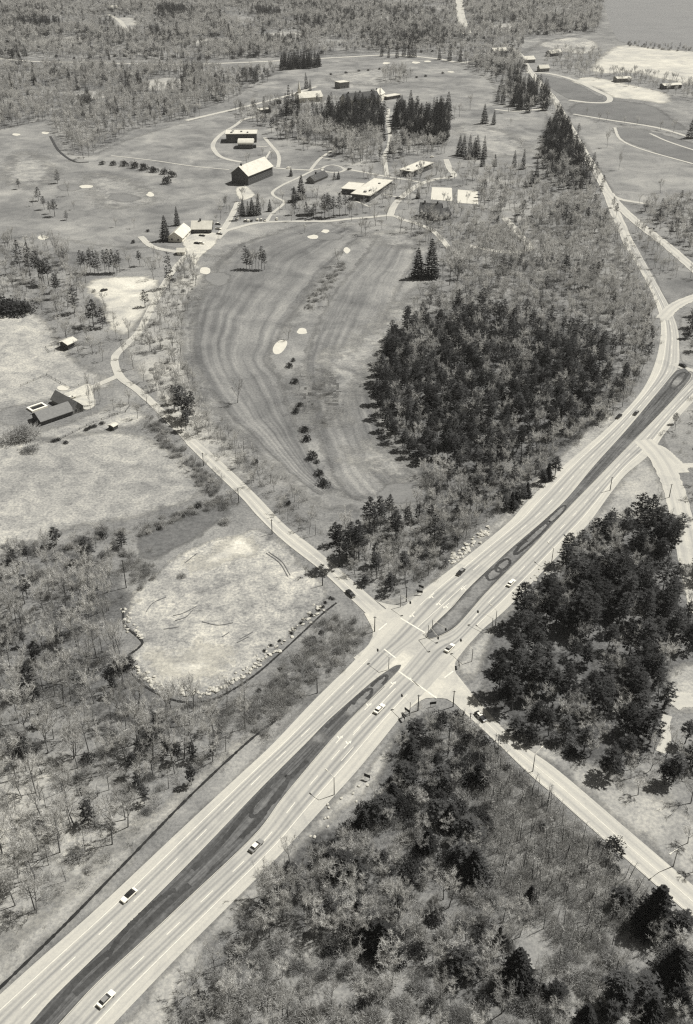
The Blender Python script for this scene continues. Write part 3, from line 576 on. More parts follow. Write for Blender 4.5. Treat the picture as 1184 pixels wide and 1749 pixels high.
def gable_building(name, p1, p2, D, h, ridge, label, group=None, wall='wall_mid', roof='roof_grey', axis='x', n=5, rows=1, hang=.6, chimney=(), cat='building', L=None, nl=2, door=True):
    a, L0, rz = frame_of(p1, p2); L = L or L0; r = empty(name, a, rz, label, cat, group)
    mb = MB(); mb.box(0, 0, 0, L, D, h)
    if axis == 'x':
        for x, s in ((0, 1), (L, -1)):
            q = [(x, 0, h), (x, D, h), (x, D/2, ridge)]; mb.tri(*(q if s < 0 else q[::-1]))
    else:
        for y in (0, D): mb.tri((0, y, h), (L, y, h), (L/2, y, ridge))
    mb.build('wall', wall, r)
    mb = MB(); t = .28
    if axis == 'x':
        k = (ridge-h)/(D/2); e = h-hang*k
        for (y0, s) in ((-hang, 1), (D+hang, -1)):
            A_ = [(-hang, y0, e+.02), (L+hang, y0, e+.02), (L+hang, D/2, ridge+.02), (-hang, D/2, ridge+.02)]; B_ = [(p[0], p[1], p[2]+t) for p in A_]
            if s < 0: A_ = A_[::-1]; B_ = B_[::-1]
            i = len(mb.v); mb.v += A_+B_
            for f in ((3, 2, 1, 0), (4, 5, 6, 7), (0, 1, 5, 4), (1, 2, 6, 5), (3, 0, 4, 7)): mb.f.append(tuple(i+q for q in f)); mb.mi.append(0)
    else:
        k = (ridge-h)/(L/2); e = h-hang*k
        for (x0, s) in ((-hang, 1), (L+hang, -1)):
            A_ = [(x0, D+hang, e+.02), (x0, -hang, e+.02), (L/2, -hang, ridge+.02), (L/2, D+hang, ridge+.02)]; B_ = [(p[0], p[1], p[2]+t) for p in A_]
            if s < 0: A_ = A_[::-1]; B_ = B_[::-1]
            i = len(mb.v); mb.v += A_+B_
            for f in ((3, 2, 1, 0), (4, 5, 6, 7), (0, 1, 5, 4), (1, 2, 6, 5), (3, 0, 4, 7)): mb.f.append(tuple(i+q for q in f)); mb.mi.append(0)
    ro = mb.build('roof', roof, r)
    for (cx, cy) in chimney:
        mb = MB(); mb.box(L*cx-.6, D*cy-.6, h, L*cx+.6, D*cy+.6, ridge+1.6); mb.box(L*cx-.72, D*cy-.72, ridge+1.602, L*cx+.72, D*cy+.72, ridge+1.85); mb.build('chimney', 'brick_wall', ro)
    if n: windows(r, L, D, h, n, rows, 'front')
    if nl: windows(r, L, D, h, nl, rows, 'left'); windows(r, L, D, h, nl, rows, 'right')
    if door: mb = MB(); mb.box(L*.5-.6, -.07, 0, L*.5+.6, .02, 2.1); mb.build('door', 'roof_dark', r)
    EXCL.append(np.array([[*(Matrix.Rotation(rz, 3, 'Z') @ Vector(q)+a)[:2]] for q in ((-2, -2, 0), (L+2, -2, 0), (L+2, D+2, 0), (-2, D+2, 0))]))
    return r
gable_building('great_barn', (424.5, 317), (466, 300), 17.5, 8.6, 15.2, 'great barn with pale roof, dark gable and long row of windows', wall='brick_wall', roof='roof_white', n=11, rows=2, hang=.9, chimney=((.08, .5),), nl=4)
slab_building('school_block', (387, 244), (438.5, 243.5), 18, 8.2, 'long dark two storey block with white flat roof inside the loop drive', n=11, rows=2)
a, L, rz = frame_of((407, 254.5), (432, 254.5)); r = empty('gymnasium', a, rz, 'small hall with pale rounded roof in front of the long block', 'building')
mb = MB(); D = 16.0; mb.box(0, 0, 0, L, D, 4.4); mb.build('wall', 'brick_wall', r)
mb = MB(); K = 10
for i in range(K):
    t0, t1 = math.pi*i/K, math.pi*(i+1)/K; y = lambda t: D/2-(D/2+.4)*math.cos(t); z = lambda t: 4.41+3.6*math.sin(t)
    mb.quad((-.4, y(t0), z(t0)), (L+.4, y(t0), z(t0)), (L+.4, y(t1), z(t1)), (-.4, y(t1), z(t1)))
    for x in (-.4, L+.4): mb.tri((x, D/2, 4.41), (x, y(t0), z(t0)), (x, y(t1), z(t1)))
mb.build('roof', 'roof_white', r); windows(r, L, D, 4.4, 4, 1, 'front'); mb = MB(); mb.box(L, D*.2, 0, L+3, D*.2+4, 3); mb.build('porch', 'brick_wall', r)
slab_building('classroom_building', (631, 344.5), (669, 318), 15.5, 4.7, 'flat white roofed classroom building with dark end wall beside the campus drive', n=14, extra=True, seed=4, hang=1.0)
slab_building('annex', (609, 333), (622, 322), 13, 4.0, 'low annex with grey flat roof left of the white roofed classrooms', roof='wall_light', n=4, extra=False)
slab_building('dining_hall', (703.5, 303), (739.5, 287.5), 12.5, 4.8, 'pale flat roofed hall above the two tennis courts', n=10, extra=True, seed=9)
ch = gable_building('chapel', (512, 176), (551, 173), 17, 5.6, 10.5, 'chapel with broad white roof and thin white steeple among spruces', wall='wall_light', roof='roof_white', n=6, hang=1)
mb = MB(); mb.box(1, 6.5, 5, 4.2, 9.7, 14); mb.build('tower', 'white', ch); mb = MB(); mb.tube((2.6, 8.1, 14), (2.6, 8.1, 24), 1.7, .05, 8); mb.build('steeple', 'white', ch)
mn = gable_building('mansion', (592, 186), (648, 180), 15, 9, 15, 'large gabled mansion half hidden behind the tall dark evergreens', wall='wall_light', roof='roof_dark', n=9, rows=2, chimney=((.15, .5), (.5, .5), (.85, .5)))
gable_building('mansion_wing', (644, 178), (657, 170), 11, 8, 13, 'pale gabled wing at the right end of the hidden mansion', wall='white', roof='roof_white', n=3, rows=2, chimney=((.5, .5),))
slab_building('carriage_house', (581, 152), (597, 150), 12, 7, 'small flat roofed block standing behind the hidden mansion', wall='wall_mid', n=3, extra=False)
slab_building('service_shed', (662, 171), (684, 167), 9, 3.4, 'low white roofed shed right of the hidden mansion', n=3, extra=False)
slab_building('store', (446, 194), (463, 192), 10, 3.4, 'low white roofed store on the grass left of the chapel', n=3, extra=False)
slab_building('pump_house', (474, 178), (481, 177.5), 5, 4, 'small dark hut left of the chapel spruces', roof='roof_dark', n=1, extra=False)
cl = gable_building('clubhouse', (328, 398.5), (361, 398.5), 13, 3.4, 7.5, 'clubhouse with long pale gabled roof and dark chimney beside the car yard', wall='brick_wall', roof='roof_white', n=5, chimney=((.42, .5),), hang=.8)
gable_building('clubhouse_wing', (312, 414), (327, 398), 11, 3.2, 7.2, 'white gabled clubhouse wing next to two pointed spruces', wall='white', roof='roof_white', n=4, hang=.6)
gable_building('garden_shed', (303, 436), (316, 436), 6, 2.4, 4.2, 'small white shed below the clubhouse yard', wall='white', roof='roof_white', n=1)
gable_building('cottage', (537, 314), (560, 304), 8, 2.6, 6, 'cottage with steep dark roof below the oval drive', wall='wall_mid', roof='roof_dark', n=4, chimney=((.4, .5),))
gable_building('old_house', (716, 374), (752, 376), 13, 6, 11, 'dark steep roofed house with chimneys under bare trees below the tennis courts', wall='brick_wall', roof='roof_dark', n=5, rows=2, chimney=((.2, .5), (.8, .5)))
gable_building('old_house_wing', (750, 378), (770, 374), 9, 4, 8, 'lower dark wing at the right of the steep roofed house', wall='brick_wall', roof='roof_dark', n=3)
gable_building('low_house', (513, 370), (536, 369), 7, 2.6, 4.8, 'low house with dark roof above the lower campus drive', wall='wall_mid', roof='roof_grey', n=4)
# the ranch house and its outbuildings
gable_building('ranch_house', (72, 727), (125, 708.5), 9.5, 2.6, 5.4, 'ranch house with long grey shingle roof beside a small pool', wall='brick_wall', roof='roof_grey', n=5, hang=.7, nl=1)
w_ = gable_building('ranch_house_wing', (125.6, 708.3), (143.5, 701.3), 19, 2.6, 5.9, 'cross gabled wing joined to the right end of the ranch house', wall='wall_mid', roof='roof_grey', axis='y', n=2, nl=3, door=False)
a = G(64, 697); pl = empty('swimming_pool', a, ang(G(125, 708)-G(72, 727)), 'small rectangular pool with white coping beside the ranch house', 'pool')
mb = MB()
for q in ((-4.4, -3, 4.4, -2), (-4.4, 2, 4.4, 3), (-4.4, -2, -3.4, 2), (3.4, -2, 4.4, 2)): mb.box(q[0], q[1], 0, q[2], q[3], .9)
mb.build('coping', 'white', pl); mb = MB(); mb.quad((-3.4, -2, .5), (3.4, -2, .5), (3.4, 2, .5), (-3.4, 2, .5)); mb.build('water', 'ditch', pl)
gable_building('stable', (117, 598), (131.5, 591), 6, 3.6, 4.7, 'small dark stable with white roof and a fenced pen beside it', wall='brick_wall', roof='roof_white', n=0, nl=1, hang=.9)
gable_building('tool_shed', (194.7, 735.6), (202.3, 731.2), 3.3, 2.0, 2.5, 'tiny dark shed with pale roof alone on the meadow edge', wall='brick_wall', roof='roof_white', n=0, nl=0, hang=.3)
FH = [((843, 93), (866, 92), 12, 'white roofed farm building left of the far clearing'), ((896, 108), (914, 107), 14, 'white roofed house nearest the oval lane in the trees'), ((941, 97), (960, 95), 12, 'white roofed house in the trees left of the pale meadow'),
      ((1054, 141), (1078, 140), 12, 'long white roofed shed at the edge of the pale meadow'), ((1134, 153), (1164, 151), 10, 'pale low building at the far right by the bare trees'), ((156, 22), (180, 20), 14, 'grey roofed farmhouse at the top of the hill lane'), ((186, 18), (203, 17), 10, 'small barn right of the hill lane farmhouse'), ((922, 123), (938, 122), 8, 'small pale garage at the bend of the oval lane')]
for i, (p1, p2, D, lb) in enumerate(FH):
    gable_building('farmhouse', p1, p2, D, 4.5, 8 if i not in (3, 4) else 6, lb, 'far houses', wall='wall_mid' if i % 2 else 'brick_wall', roof='roof_white' if i != 5 else 'roof_grey', n=3, nl=0)

# fences
def fence(pts, label, gap=3.0, h=1.2, rails=2):
    g = GA(pts); o = empty('rail_fence', (*g[0], 0), 0, label, 'fence'); first = None; rl = MB()
    for i in range(len(g)-1):
        d = g[i+1]-g[i]; n = max(1, int(np.linalg.norm(d)/gap))
        for k in range(n+(i == len(g)-2)):
            q = g[i]+d*k/n-g[0]
            if first is None: mb = MB(); mb.box(-.1, -.1, 0, .1, .1, h); first = mb.me('post', ['fence_wood'])
            link('post', first, o, (q[0], q[1], 0))
        for r_ in range(rails):
            a, b = g[i]-g[0], g[i+1]-g[0]; mb = MB(); mb.tube((*a, h*(.45+.4*r_)), (*b, h*(.45+.4*r_)), .06, .06, 4); mb.build('rail', 'fence_wood', o)
fence([(78, 594), (100, 589), (112, 597), (84, 602), (78, 594)], 'dark rail fence round the small pen beside the stable')
fence([(30, 770), (100, 752), (160, 722), (215, 704), (222, 694)], 'post and rail fence between ranch house lawn and meadow', 4)
fence([(36, 660), (80, 641), (120, 664), (150, 655)], 'rail fence round the paddock behind the ranch house', 4)

# ------------------------------------------------------------------ vehicles
def car_meshes(paint, roofm):
    out = []
    prof = [(-2.62, .42, .80, .86), (-2.5, .32, .92, .95), (-1.5, .28, .98, .98), (.7, .28, .98, .98), (2.3, .30, .88, .95), (2.62, .40, .78, .86)]
    mb = MB(); n = len(prof)
    for (x, z0, z1, w) in prof: mb.v += [(x, -w*.94, z0), (x, -w, (z0+z1)/2+.08), (x, -w*.88, z1), (x, w*.88, z1), (x, w, (z0+z1)/2+.08), (x, w*.94, z0)]
    for i in range(n-1):
        for k in range(6): j = (k+1) % 6; mb.f.append((6*i+k, 6*i+6+k, 6*i+6+j, 6*i+j)); mb.mi.append(0)
    mb.f += [tuple(range(6)), tuple(range(6*n-1, 6*n-7, -1))]; mb.mi += [0, 0]
    out.append(('body', mb.me('body', [paint]), None))
    mb = MB(); b0, b1, t0, t1, zb, zt = -1.95, 1.15, -1.35, .35, .96, 1.38; wb, wt = .86, .68
    B = [(b0, -wb, zb), (b1, -wb, zb), (b1, wb, zb), (b0, wb, zb)]; T = [(t0, -wt, zt), (t1, -wt, zt), (t1, wt, zt), (t0, wt, zt)]
    for k in range(4): j = (k+1) % 4; mb.quad(B[k], B[j], T[j], T[k])
    out.append(('window_glass', mb.me('window_glass', ['glass']), None))
    mb = MB(); mb.box(t0-.04, -wt-.03, zt, t1+.04, wt+.03, zt+.07, taper=.05); out.append(('roof', mb.me('roof', [roofm]), None))
    mb = MB(); mb.tube((0, -.1, 0), (0, .1, 0), .33, .33, 10); mb.f.append(tuple(range(9, -1, -1))); mb.mi.append(0); wh = mb.me('wheel', ['tyre'])
    for x in (-1.6, 1.65):
        for y in (-.84, .84): out.append(('wheel', wh, (x, y, .33)))
    for x, nm in ((2.66, 'bumper'), (-2.66, 'bumper')): mb = MB(); mb.box(x-.07, -.9, .40, x+.07, .9, .56); out.append((nm, mb.me(nm, ['chrome']), None))
    return out
CARS = {}
def car(px, to, paint, roofm, label, group=None, z=None):
    k = (paint, roofm)
    if k not in CARS: CARS[k] = car_meshes(paint, roofm)
    a = G(*px); o = empty('car', (a.x, a.y, zp+.012 if z is None else z), ang(G(*to)-a), label, 'car', group)
    o.scale = (.93, .93, .93)
    for nm, me, loc in CARS[k]: link(nm, me, o, loc)
HG = 'cars on the divided highway'
car((438, 1447), (480, 1405), 'car_mid', 'car_white', 'grey sedan with light roof going up the right carriageway', HG)
car((221, 1532), (180, 1570), 'car_white', 'car_dark', 'white sedan with dark roof coming down the left carriageway', HG)
car((182, 1709), (225, 1665), 'car_white', 'car_mid', 'white sedan with grey roof on the right carriageway nearest the bottom edge', HG)
car((648, 1213), (680, 1180), 'car_white', 'car_white', 'all white sedan waiting just below the junction', HG)
car((768, 1109), (800, 1077), 'car_white', 'car_mid', 'pale sedan leaving the junction on the right carriageway', HG)
car((787, 979), (760, 1005), 'car_dark', 'car_mid', 'dark sedan coming down the left carriageway above the junction', HG)
car((873, 998), (900, 972), 'car_white', 'car_white', 'small white sedan by the roadside rocks above the junction', HG)
car((599, 1016), (630, 1046), 'car_dark', 'car_dark', 'black sedan on the side road left of the junction')
car((821, 1226), (850, 1256), 'car_dark', 'car_white', 'dark sedan with white top in the pine shade on the side road')
car((1086, 707), (1060, 735), 'car_dark', 'car_mid', 'dark car on the left carriageway at the far curve', HG)
car((1057, 713), (1036, 732), 'car_dark', 'car_dark', 'black car parked off the left carriageway at the far curve', z=Z[0]+.002)
car((1166, 626), (1150, 618), 'car_dark', 'car_dark', 'black car on the short driveway right of the median end', z=Z[0]+.002)
PK = 'parked cars on the campus'
s_ = 3.947
for i, (x, y, c, lb) in enumerate([(613, 172, 'car_white', 'white car first at the left of the row above the campus drive'), (668, 190, 'car_dark', 'dark car second in the row above the campus drive'), (688, 190, 'car_white', 'light car third in the row above the campus drive'), (711, 189, 'car_dark', 'dark car fourth in the row above the campus drive'), (750, 182, 'car_white', 'white car in the middle of the row above the campus drive'), (776, 184, 'car_mid', 'grey car right of the middle in the row above the campus drive'), (801, 186, 'car_white', 'white car last before the gap in the row above the campus drive'), (880, 178, 'car_white', 'white car by itself right of the gap above the campus drive'),
                                   (486, 212, 'car_mid', 'grey car by the clubhouse gable, upper of two'), (487, 244, 'car_white', 'white car by the clubhouse gable, lower of two'), (494, 278, 'car_mid', 'grey car where the yard meets the campus drive'), (377, 290, 'car_dark', 'black car close in front of the clubhouse wall'), (343, 342, 'car_dark', 'dark car out in the middle of the clubhouse yard'), (372, 342, 'car_white', 'white car out in the middle of the clubhouse yard'), (400, 268, 'car_dark', 'dark car by the clubhouse chimney wall')]):
    px = (250+x/s_, 330+y/s_); car(px, (px[0]+(.6 if i < 8 else 3), px[1]-4 if i < 8 else px[1]+.4), c, 'car_white' if i % 3 else 'car_mid', lb, PK, z=Z[0]+.002)
for px, c, lb in [((669, 316), 'car_dark', 'dark car right of the flat roofed classrooms'), ((679.5, 339.5), 'car_dark', 'dark car at the end of the classroom walkway'), ((769, 303), 'car_dark', 'dark car at the drive bend above the courts'), ((738, 269), 'car_white', 'white car behind the pale flat roofed hall'), ((597, 290), 'car_dark', 'dark car just right of the oval drive'), ((493, 287.5), 'car_white', 'white car on the drive right of the great barn'), ((122, 681), 'car_white', 'white car on the ranch house driveway'), ((178, 497), 'car_dark', 'dark car on the pale clearing under the pine row')]:
    car(px, (px[0]+4, px[1]-1), c, c, lb, PK if px[1] < 400 else None, z=Z[0]+.002)

# ------------------------------------------------------------------ poles, lamps, signals, signs
def pole(px, n_px, label, group='utility poles'):
    h = max(7, hpx(px[1], n_px)); o = empty('utility_pole', G(*px), 0, label, 'pole', group)
    mb = MB(); mb.tube((0, 0, -.2), (0, 0, h), .20, .13, 8); mb.build('post', 'wood_pole', o)
    mb = MB(); mb.box(-.55, -.07, h-.5, .55, .07, h-.38); mb.build('crossarm', 'wood_pole', o)
for px, n, lb in [((714, 1214), 30, 'wooden pole on the corner below the junction, left of two'), ((774, 1207), 33, 'wooden pole on the corner below the junction, right of two'), ((640, 1079), 30, 'wooden pole on the left corner of the junction'), ((694, 1028), 30, 'wooden pole on the upper corner of the junction'),
                  ((348, 796), 26, 'pole beside the top end of the straight side road'), ((408, 859), 30, 'pole in the middle of the straight side road'), ((465, 912), 30, 'pole above the dirt yard by the side road'), ((551, 1000), 24, 'pole at the right tip of the dirt yard'), ((216, 1004), 58, 'tall pole at the left edge of the dirt yard'),
                  ((790, 1242), 28, 'pole beside the side road below the dark car'), ((542, 1184), 26, 'pole on the verge below the dirt yard'), ((802, 1245), 24, 'thin pole just right of the pole below the dark car'), ((765, 1290), 60, 'tall bare pole in the brush below the junction'), ((1143, 850), 26, 'pole by the small road at the far right'), ((1042, 838), 26, 'pole beside the right carriageway at the small road')]:
    pole(px, n, lb)
def lamp(px, n_px, to, label):
    h = max(7.5, hpx(px[1], n_px)); a = G(*px); o = empty('street_lamp', a, ang(G(*to)-a), label, 'street lamp', 'street lamps along the highway')
    mb = MB(); mb.tube((0, 0, -.2), (0, 0, h), .17, .09, 8); mb.build('post', 'steel', o)
    mb = MB(); mb.tube((0, 0, h-.1), (1.6, 0, h+.4), .09, .07, 6); mb.tube((1.6, 0, h+.4), (3.0, 0, h+.5), .07, .06, 6); mb.build('arm', 'alu', o)
    mb = MB(); mb.box(2.9, -.2, h+.4, 3.9, .2, h+.62, taper=.06); mb.build('lamp_head', 'alu', o)
for px, n, to, lb in [((571, 1358), 35, (545, 1335), 'street lamp beside the right carriageway below the junction'), ((846, 1071), 34, (826, 1055), 'street lamp beside the right carriageway just above the junction'), ((942, 963), 32, (922, 946), 'street lamp by the rocks farther up the right carriageway'), ((910, 1318), 28, (924, 1305), 'short street lamp beside the lower right side road'), ((1150, 1480), 16, (1140, 1488), 'low lamp on the pale verge of the lower right side road')]:
    lamp(px, n, to, lb)
def signal(px, to, label):
    a = G(*px); b = G(*to); h = 5.6; L = min(7., max(3.5, (b-a).length)); o = empty('traffic_signal', a, ang(b-a), label, 'traffic signal', 'traffic signals at the junction')
    mb = MB(); mb.tube((0, 0, -.1), (0, 0, h+.2), .14, .10, 8); mb.build('post', 'steel', o)
    mb = MB(); mb.tube((0, 0, h), (L, 0, h+.15), .09, .05, 6); mb.build('arm', 'alu', o)
    mb = MB(); mb.box(L-.2, -.22, h-.95, L+.2, .22, h+.12); 
    for k in range(3): mb.tube((L+.2, 0, h-.75+.33*k), (L+.42, 0, h-.72+.33*k), .13, .14, 8)
    mb.build('signal_head', 'sign', o)
for px, to, lb in [((684, 1037), (700, 1048), 'signal mast on the upper corner of the junction'), ((664, 1144), (645, 1130), 'signal mast on the tip of the lower median'), ((738, 1080), (760, 1094), 'pale signal mast across the upper median, upper of two'), ((731, 1089), (748, 1110), 'signal mast leaning out from the upper median tip'), ((806, 1130), (786, 1113), 'signal mast on the right corner of the junction'), ((840, 1077), (815, 1064), 'signal mast beside the lamp on the right carriageway'), ((700, 1222), (686, 1208), 'signal mast on the corner below the junction')]:
    signal(px, to, lb)
def sign(px, to, w, h, label, zb=1.2):
    a = G(*px); o = empty('road_sign', a, ang(G(*to)-a), label, 'sign', 'road signs at the junction')
    mb = MB(); mb.box(0, -.05, zb, w, .05, zb+h); mb.build('panel', 'sign', o)
    for x in (.15*w, .85*w): mb = MB(); mb.tube((x, .09, 0), (x, .09, zb+h), .06, .06, 6); mb.build('post', 'steel', o)
for px, to, lb in [((691, 1216), (699, 1222), 'dark sign board on the corner below the junction, upper of two'), ((686, 1226), (693, 1236), 'dark sign board on the corner below the junction, lower of two'), ((715, 1006), (725, 1010), 'dark sign board on the verge above the junction, upper of two'), ((712, 1016), (722, 1017), 'dark sign board on the verge above the junction, lower of two'), ((783, 1136), (784, 1142), 'narrow dark sign on the right corner of the junction'), ((734, 1208), (748, 1206), 'long dark sign board in the brush between the two corner poles')]:
    sign(px, to, 2.2, 1.0, lb)
sign((622, 1330), (632, 1334), 2.0, 1.2, 'road sign seen from behind on the pale verge below the junction')

# ------------------------------------------------------------------ rocks
def rock_mesh(seed):
    rs = random.Random(seed); import bmesh
    bm = bmesh.new(); bmesh.ops.create_icosphere(bm, subdivisions=1, radius=.5)
    for v in bm.verts: v.co *= rs.uniform(.7, 1.25); v.co.z *= .7
    me = bpy.data.meshes.new('boulder'); bm.to_mesh(me); bm.free(); me.materials.append(M['rock']); return me
RK = [rock_mesh(k) for k in range(5)]
rs = random.Random(5)
def rocks(line, n, spread, smin, smax, label, group):
    c = catmull(GA(line), 200); t = np.gradient(c, axis=0)
    for k in range(n):
        i = rs.randrange(200); nn = np.array([-t[i][1], t[i][0]])/(np.linalg.norm(t[i])+1e-9); q = c[i]+nn*rs.gauss(0, spread)
        o = link('boulder', RK[k % 5], None, (q[0], q[1], .15)); s = rs.uniform(smin, smax); o.scale = (s*rs.uniform(.8, 1.4), s, s*rs.uniform(.7, 1.1)); o.rotation_euler = (rs.uniform(-.3, .3), rs.uniform(-.3, .3), rs.uniform(0, 6.3))
        sz = 'large ' if s > smin+.66*(smax-smin) else 'small ' if s < smin+.33*(smax-smin) else 'medium '
        tag(o, (sz if not label.startswith('small') else '')+label.replace(' in the ', ' in the ', 1)+(' near its lower left end', ' left of its middle', ' right of its middle', ' near its upper right end')[min(3, i//50)], 'boulder', group)
rocks([(228, 1134), (245, 1154), (272, 1172), (310, 1186), (340, 1184), (372, 1178), (402, 1160), (436, 1138), (470, 1110)], 170, 1.0, .5, 1.6, 'pale boulder in the rock bank below the dirt yard', 'boulders below the dirt yard')
rocks([(470, 1110), (510, 1070), (548, 1036)], 28, 1.2, .7, 1.8, 'pale boulder in the row right of the dirt yard', 'boulders right of the dirt yard')
rocks([(212, 1040), (222, 1070), (250, 1094)], 26, 1.0, .7, 1.6, 'pale boulder along the left notch of the dirt yard', 'boulders left of the dirt yard')
rocks([(768, 962), (785, 948), (800, 935), (818, 918), (835, 900)], 60, 1.1, .8, 2.4, 'pale rock in the outcrop beside the left carriageway', 'rocks beside the left carriageway')
rocks([(868, 1030), (890, 1010), (915, 985), (945, 962)], 30, 1.5, .5, 1.3, 'pale rock on the verge beside the right carriageway', 'rocks beside the right carriageway')
rocks([(520, 1440), (560, 1400), (610, 1350), (630, 1320)], 14, 3, .5, 1.2, 'small pale stone on the verge below the junction', 'stones on the lower verge')

# ------------------------------------------------------------------ plant prototypes (1 = real metres at nominal size)
def sliver(mb, p, d, L, w, rs, m=0, flat=0):
    d = d.normalized(); a = d.cross(Vector((rs.uniform(-.45, .45), rs.uniform(-.45, .45), 1))).normalized()*w/2 if flat else d.cross(Vector((rs.uniform(-1, 1), rs.uniform(-1, 1), rs.uniform(-1, 1)))).normalized()*w/2
    e = p+d*L; mb.tri(tuple(p-a), tuple(p+a), tuple(e), m)
def rdir(rs, d, spread):
    v = Vector((rs.gauss(0, 1), rs.gauss(0, 1), rs.gauss(0, 1))); return (d+v*spread).normalized()
def bare_proto(seed, H=15.0, spreadr=3.6, trunk_f=.42, lean=.05, ntw=7):
    rs = random.Random(seed); T = MB(); K = MB()
    top = Vector((rs.uniform(-lean, lean)*H, rs.uniform(-lean, lean)*H, H*trunk_f)); r0 = H*.0125
    T.tube((0, 0, -.3), top*.55, r0, r0*.8, 6); T.tube(top*.55, top, r0*.8, r0*.65, 6)
    lead = top+Vector((rs.uniform(-.5, .5), rs.uniform(-.5, .5), H*.36)); T.tube(top, lead, r0*.65, r0*.16, 5)
    nl = rs.randint(6, 8)
    for i in range(nl):
        t = i/nl; a = i*2.4+rs.uniform(-.4, .4); st = top*(.72+.28*rs.random()) if i < nl*.5 else top.lerp(lead, rs.uniform(.1, .75))
        rr = spreadr*rs.uniform(.75, 1.12)*(1-.35*t); end = Vector((math.cos(a)*rr, math.sin(a)*rr, H*rs.uniform(.55, .86)+t*H*.1))
        mid = st.lerp(end, .5)+Vector((math.cos(a)*.35, math.sin(a)*.35, -.3))
        T.tube(st, mid, r0*.42, r0*.26, 4); T.tube(mid, end, r0*.26, r0*.10, 3)
        for j in range(6):
            u = rs.uniform(.25, 1); q = st.lerp(mid, u*2) if u < .5 else mid.lerp(end, u*2-1)
            d = rdir(rs, (end-st).normalized()*.6+Vector((0, 0, .85)), .38); L2 = rs.uniform(1.3, 2.6)*H/15
            e2 = q+d*L2; K.tube(q, e2, r0*.13, r0*.05, 3)
            for k in range(4):
                q3 = q.lerp(e2, rs.uniform(.2, 1)); d3 = rdir(rs, d*.7+Vector((0, 0, .3)), .6); L3 = rs.uniform(.8, 1.5)*H/15
                sliver(K, q3, d3, L3, .11, rs); e3 = q3+d3*L3*.8
                for w in range(ntw):
                    q4 = q3.lerp(e3, rs.uniform(.15, 1)); sliver(K, q4, rdir(rs, d3*.5+Vector((0, 0, .55)), .5), rs.uniform(.6, 1.25)*H/15, .05, rs)
    return T, K
def pine_proto(seed, H=18.0, cr=3.1, low=.32, tiers=12):
    rs = random.Random(seed); T = MB(); K = MB(); r0 = H*.0125
    bend = Vector((rs.uniform(-.4, .4), rs.uniform(-.4, .4), 0)); ax = lambda f: bend*f*f+Vector((0, 0, H*f))
    T.tube((0, 0, -.3), ax(.5), r0, r0*.65, 6); T.tube(ax(.5), ax(.97), r0*.65, r0*.12, 5)
    for t in range(tiers):
        f = low+(1-low)*(t+.2)/tiers; prof = math.sin(min(1, (1-f)/(1-low)*1.25+.12)*1.5)
        n = 5 if t < tiers-2 else 3; off = rs.uniform(0, 6)
        for i in range(n):
            if rs.random() < .12: continue
            a = off+6.283*i/n+rs.uniform(-.35, .35); L = max(.7, cr*prof*rs.uniform(.6, 1.2)); p = ax(f); d = Vector((math.cos(a), math.sin(a), rs.uniform(.05, .35)))
            e = p+d*L; T.tube(p, e, r0*.22, r0*.07, 3)
            for b in range(max(2, int(L*1.5))):
                c = p.lerp(e, .35+.7*(b+rs.random())/max(2, int(L*1.5))); c = c+Vector((rs.uniform(-.5, .5), rs.uniform(-.5, .5), rs.uniform(-.1, .25)))
                for k in range(10):
                    aa = rs.uniform(0, 6.283); dd = Vector((math.cos(aa), math.sin(aa), rs.uniform(-.1, .7)))+d*.35; sliver(K, c, dd, rs.uniform(.6, 1.15), rs.uniform(.22, .34), rs, 0, 1)
    for k in range(14): sliver(K, ax(.96), rdir(rs, Vector((0, 0, 1)), .5), rs.uniform(.7, 1.2), .3, rs)
    return T, K
def spruce_proto(seed, H=17.0, cr=2.7, tiers=20, low=.06):
    rs = random.Random(seed); T = MB(); K = MB(); r0 = H*.012; T.tube((0, 0, -.3), (0, 0, H*.98), r0, r0*.1, 6)
    for t in range(tiers):
        f = low+(1-low)*t/tiers; L0 = cr*(1-f)**.85+.25; n = max(4, int(5+L0*3)); off = rs.uniform(0, 6)
        for i in range(n):
            a = off+6.283*i/n+rs.uniform(-.2, .2); L = L0*rs.uniform(.7, 1.15); p = Vector((0, 0, H*f)); d = Vector((math.cos(a), math.sin(a), rs.uniform(-.35, .0))); e = p+d*L; s = Vector((-math.sin(a), math.cos(a), 0))
            for b in range(3):
                u = .35+.3*b; c = p.lerp(e, u); w = .55*(1.2-u)*(.5+L0*.25)
                for sg in (-1, 1):
                    K.tri(tuple(c-d*.25), tuple(c+s*sg*w*1.3+d*w*.7+Vector((0, 0, rs.uniform(-.25, .1)))), tuple(c+d*w+Vector((0, 0, rs.uniform(-.05, .25)))))
            sliver(K, p.lerp(e, .6), d+Vector((0, 0, .2)), L*.5, .5, rs)
    sliver(K, Vector((0, 0, H*.94)), Vector((0, 0, 1)), H*.07, .5, rs); sliver(K, Vector((0, 0, H*.94)), Vector((0, 0, 1)), H*.07, .5, rs)
    return T, K
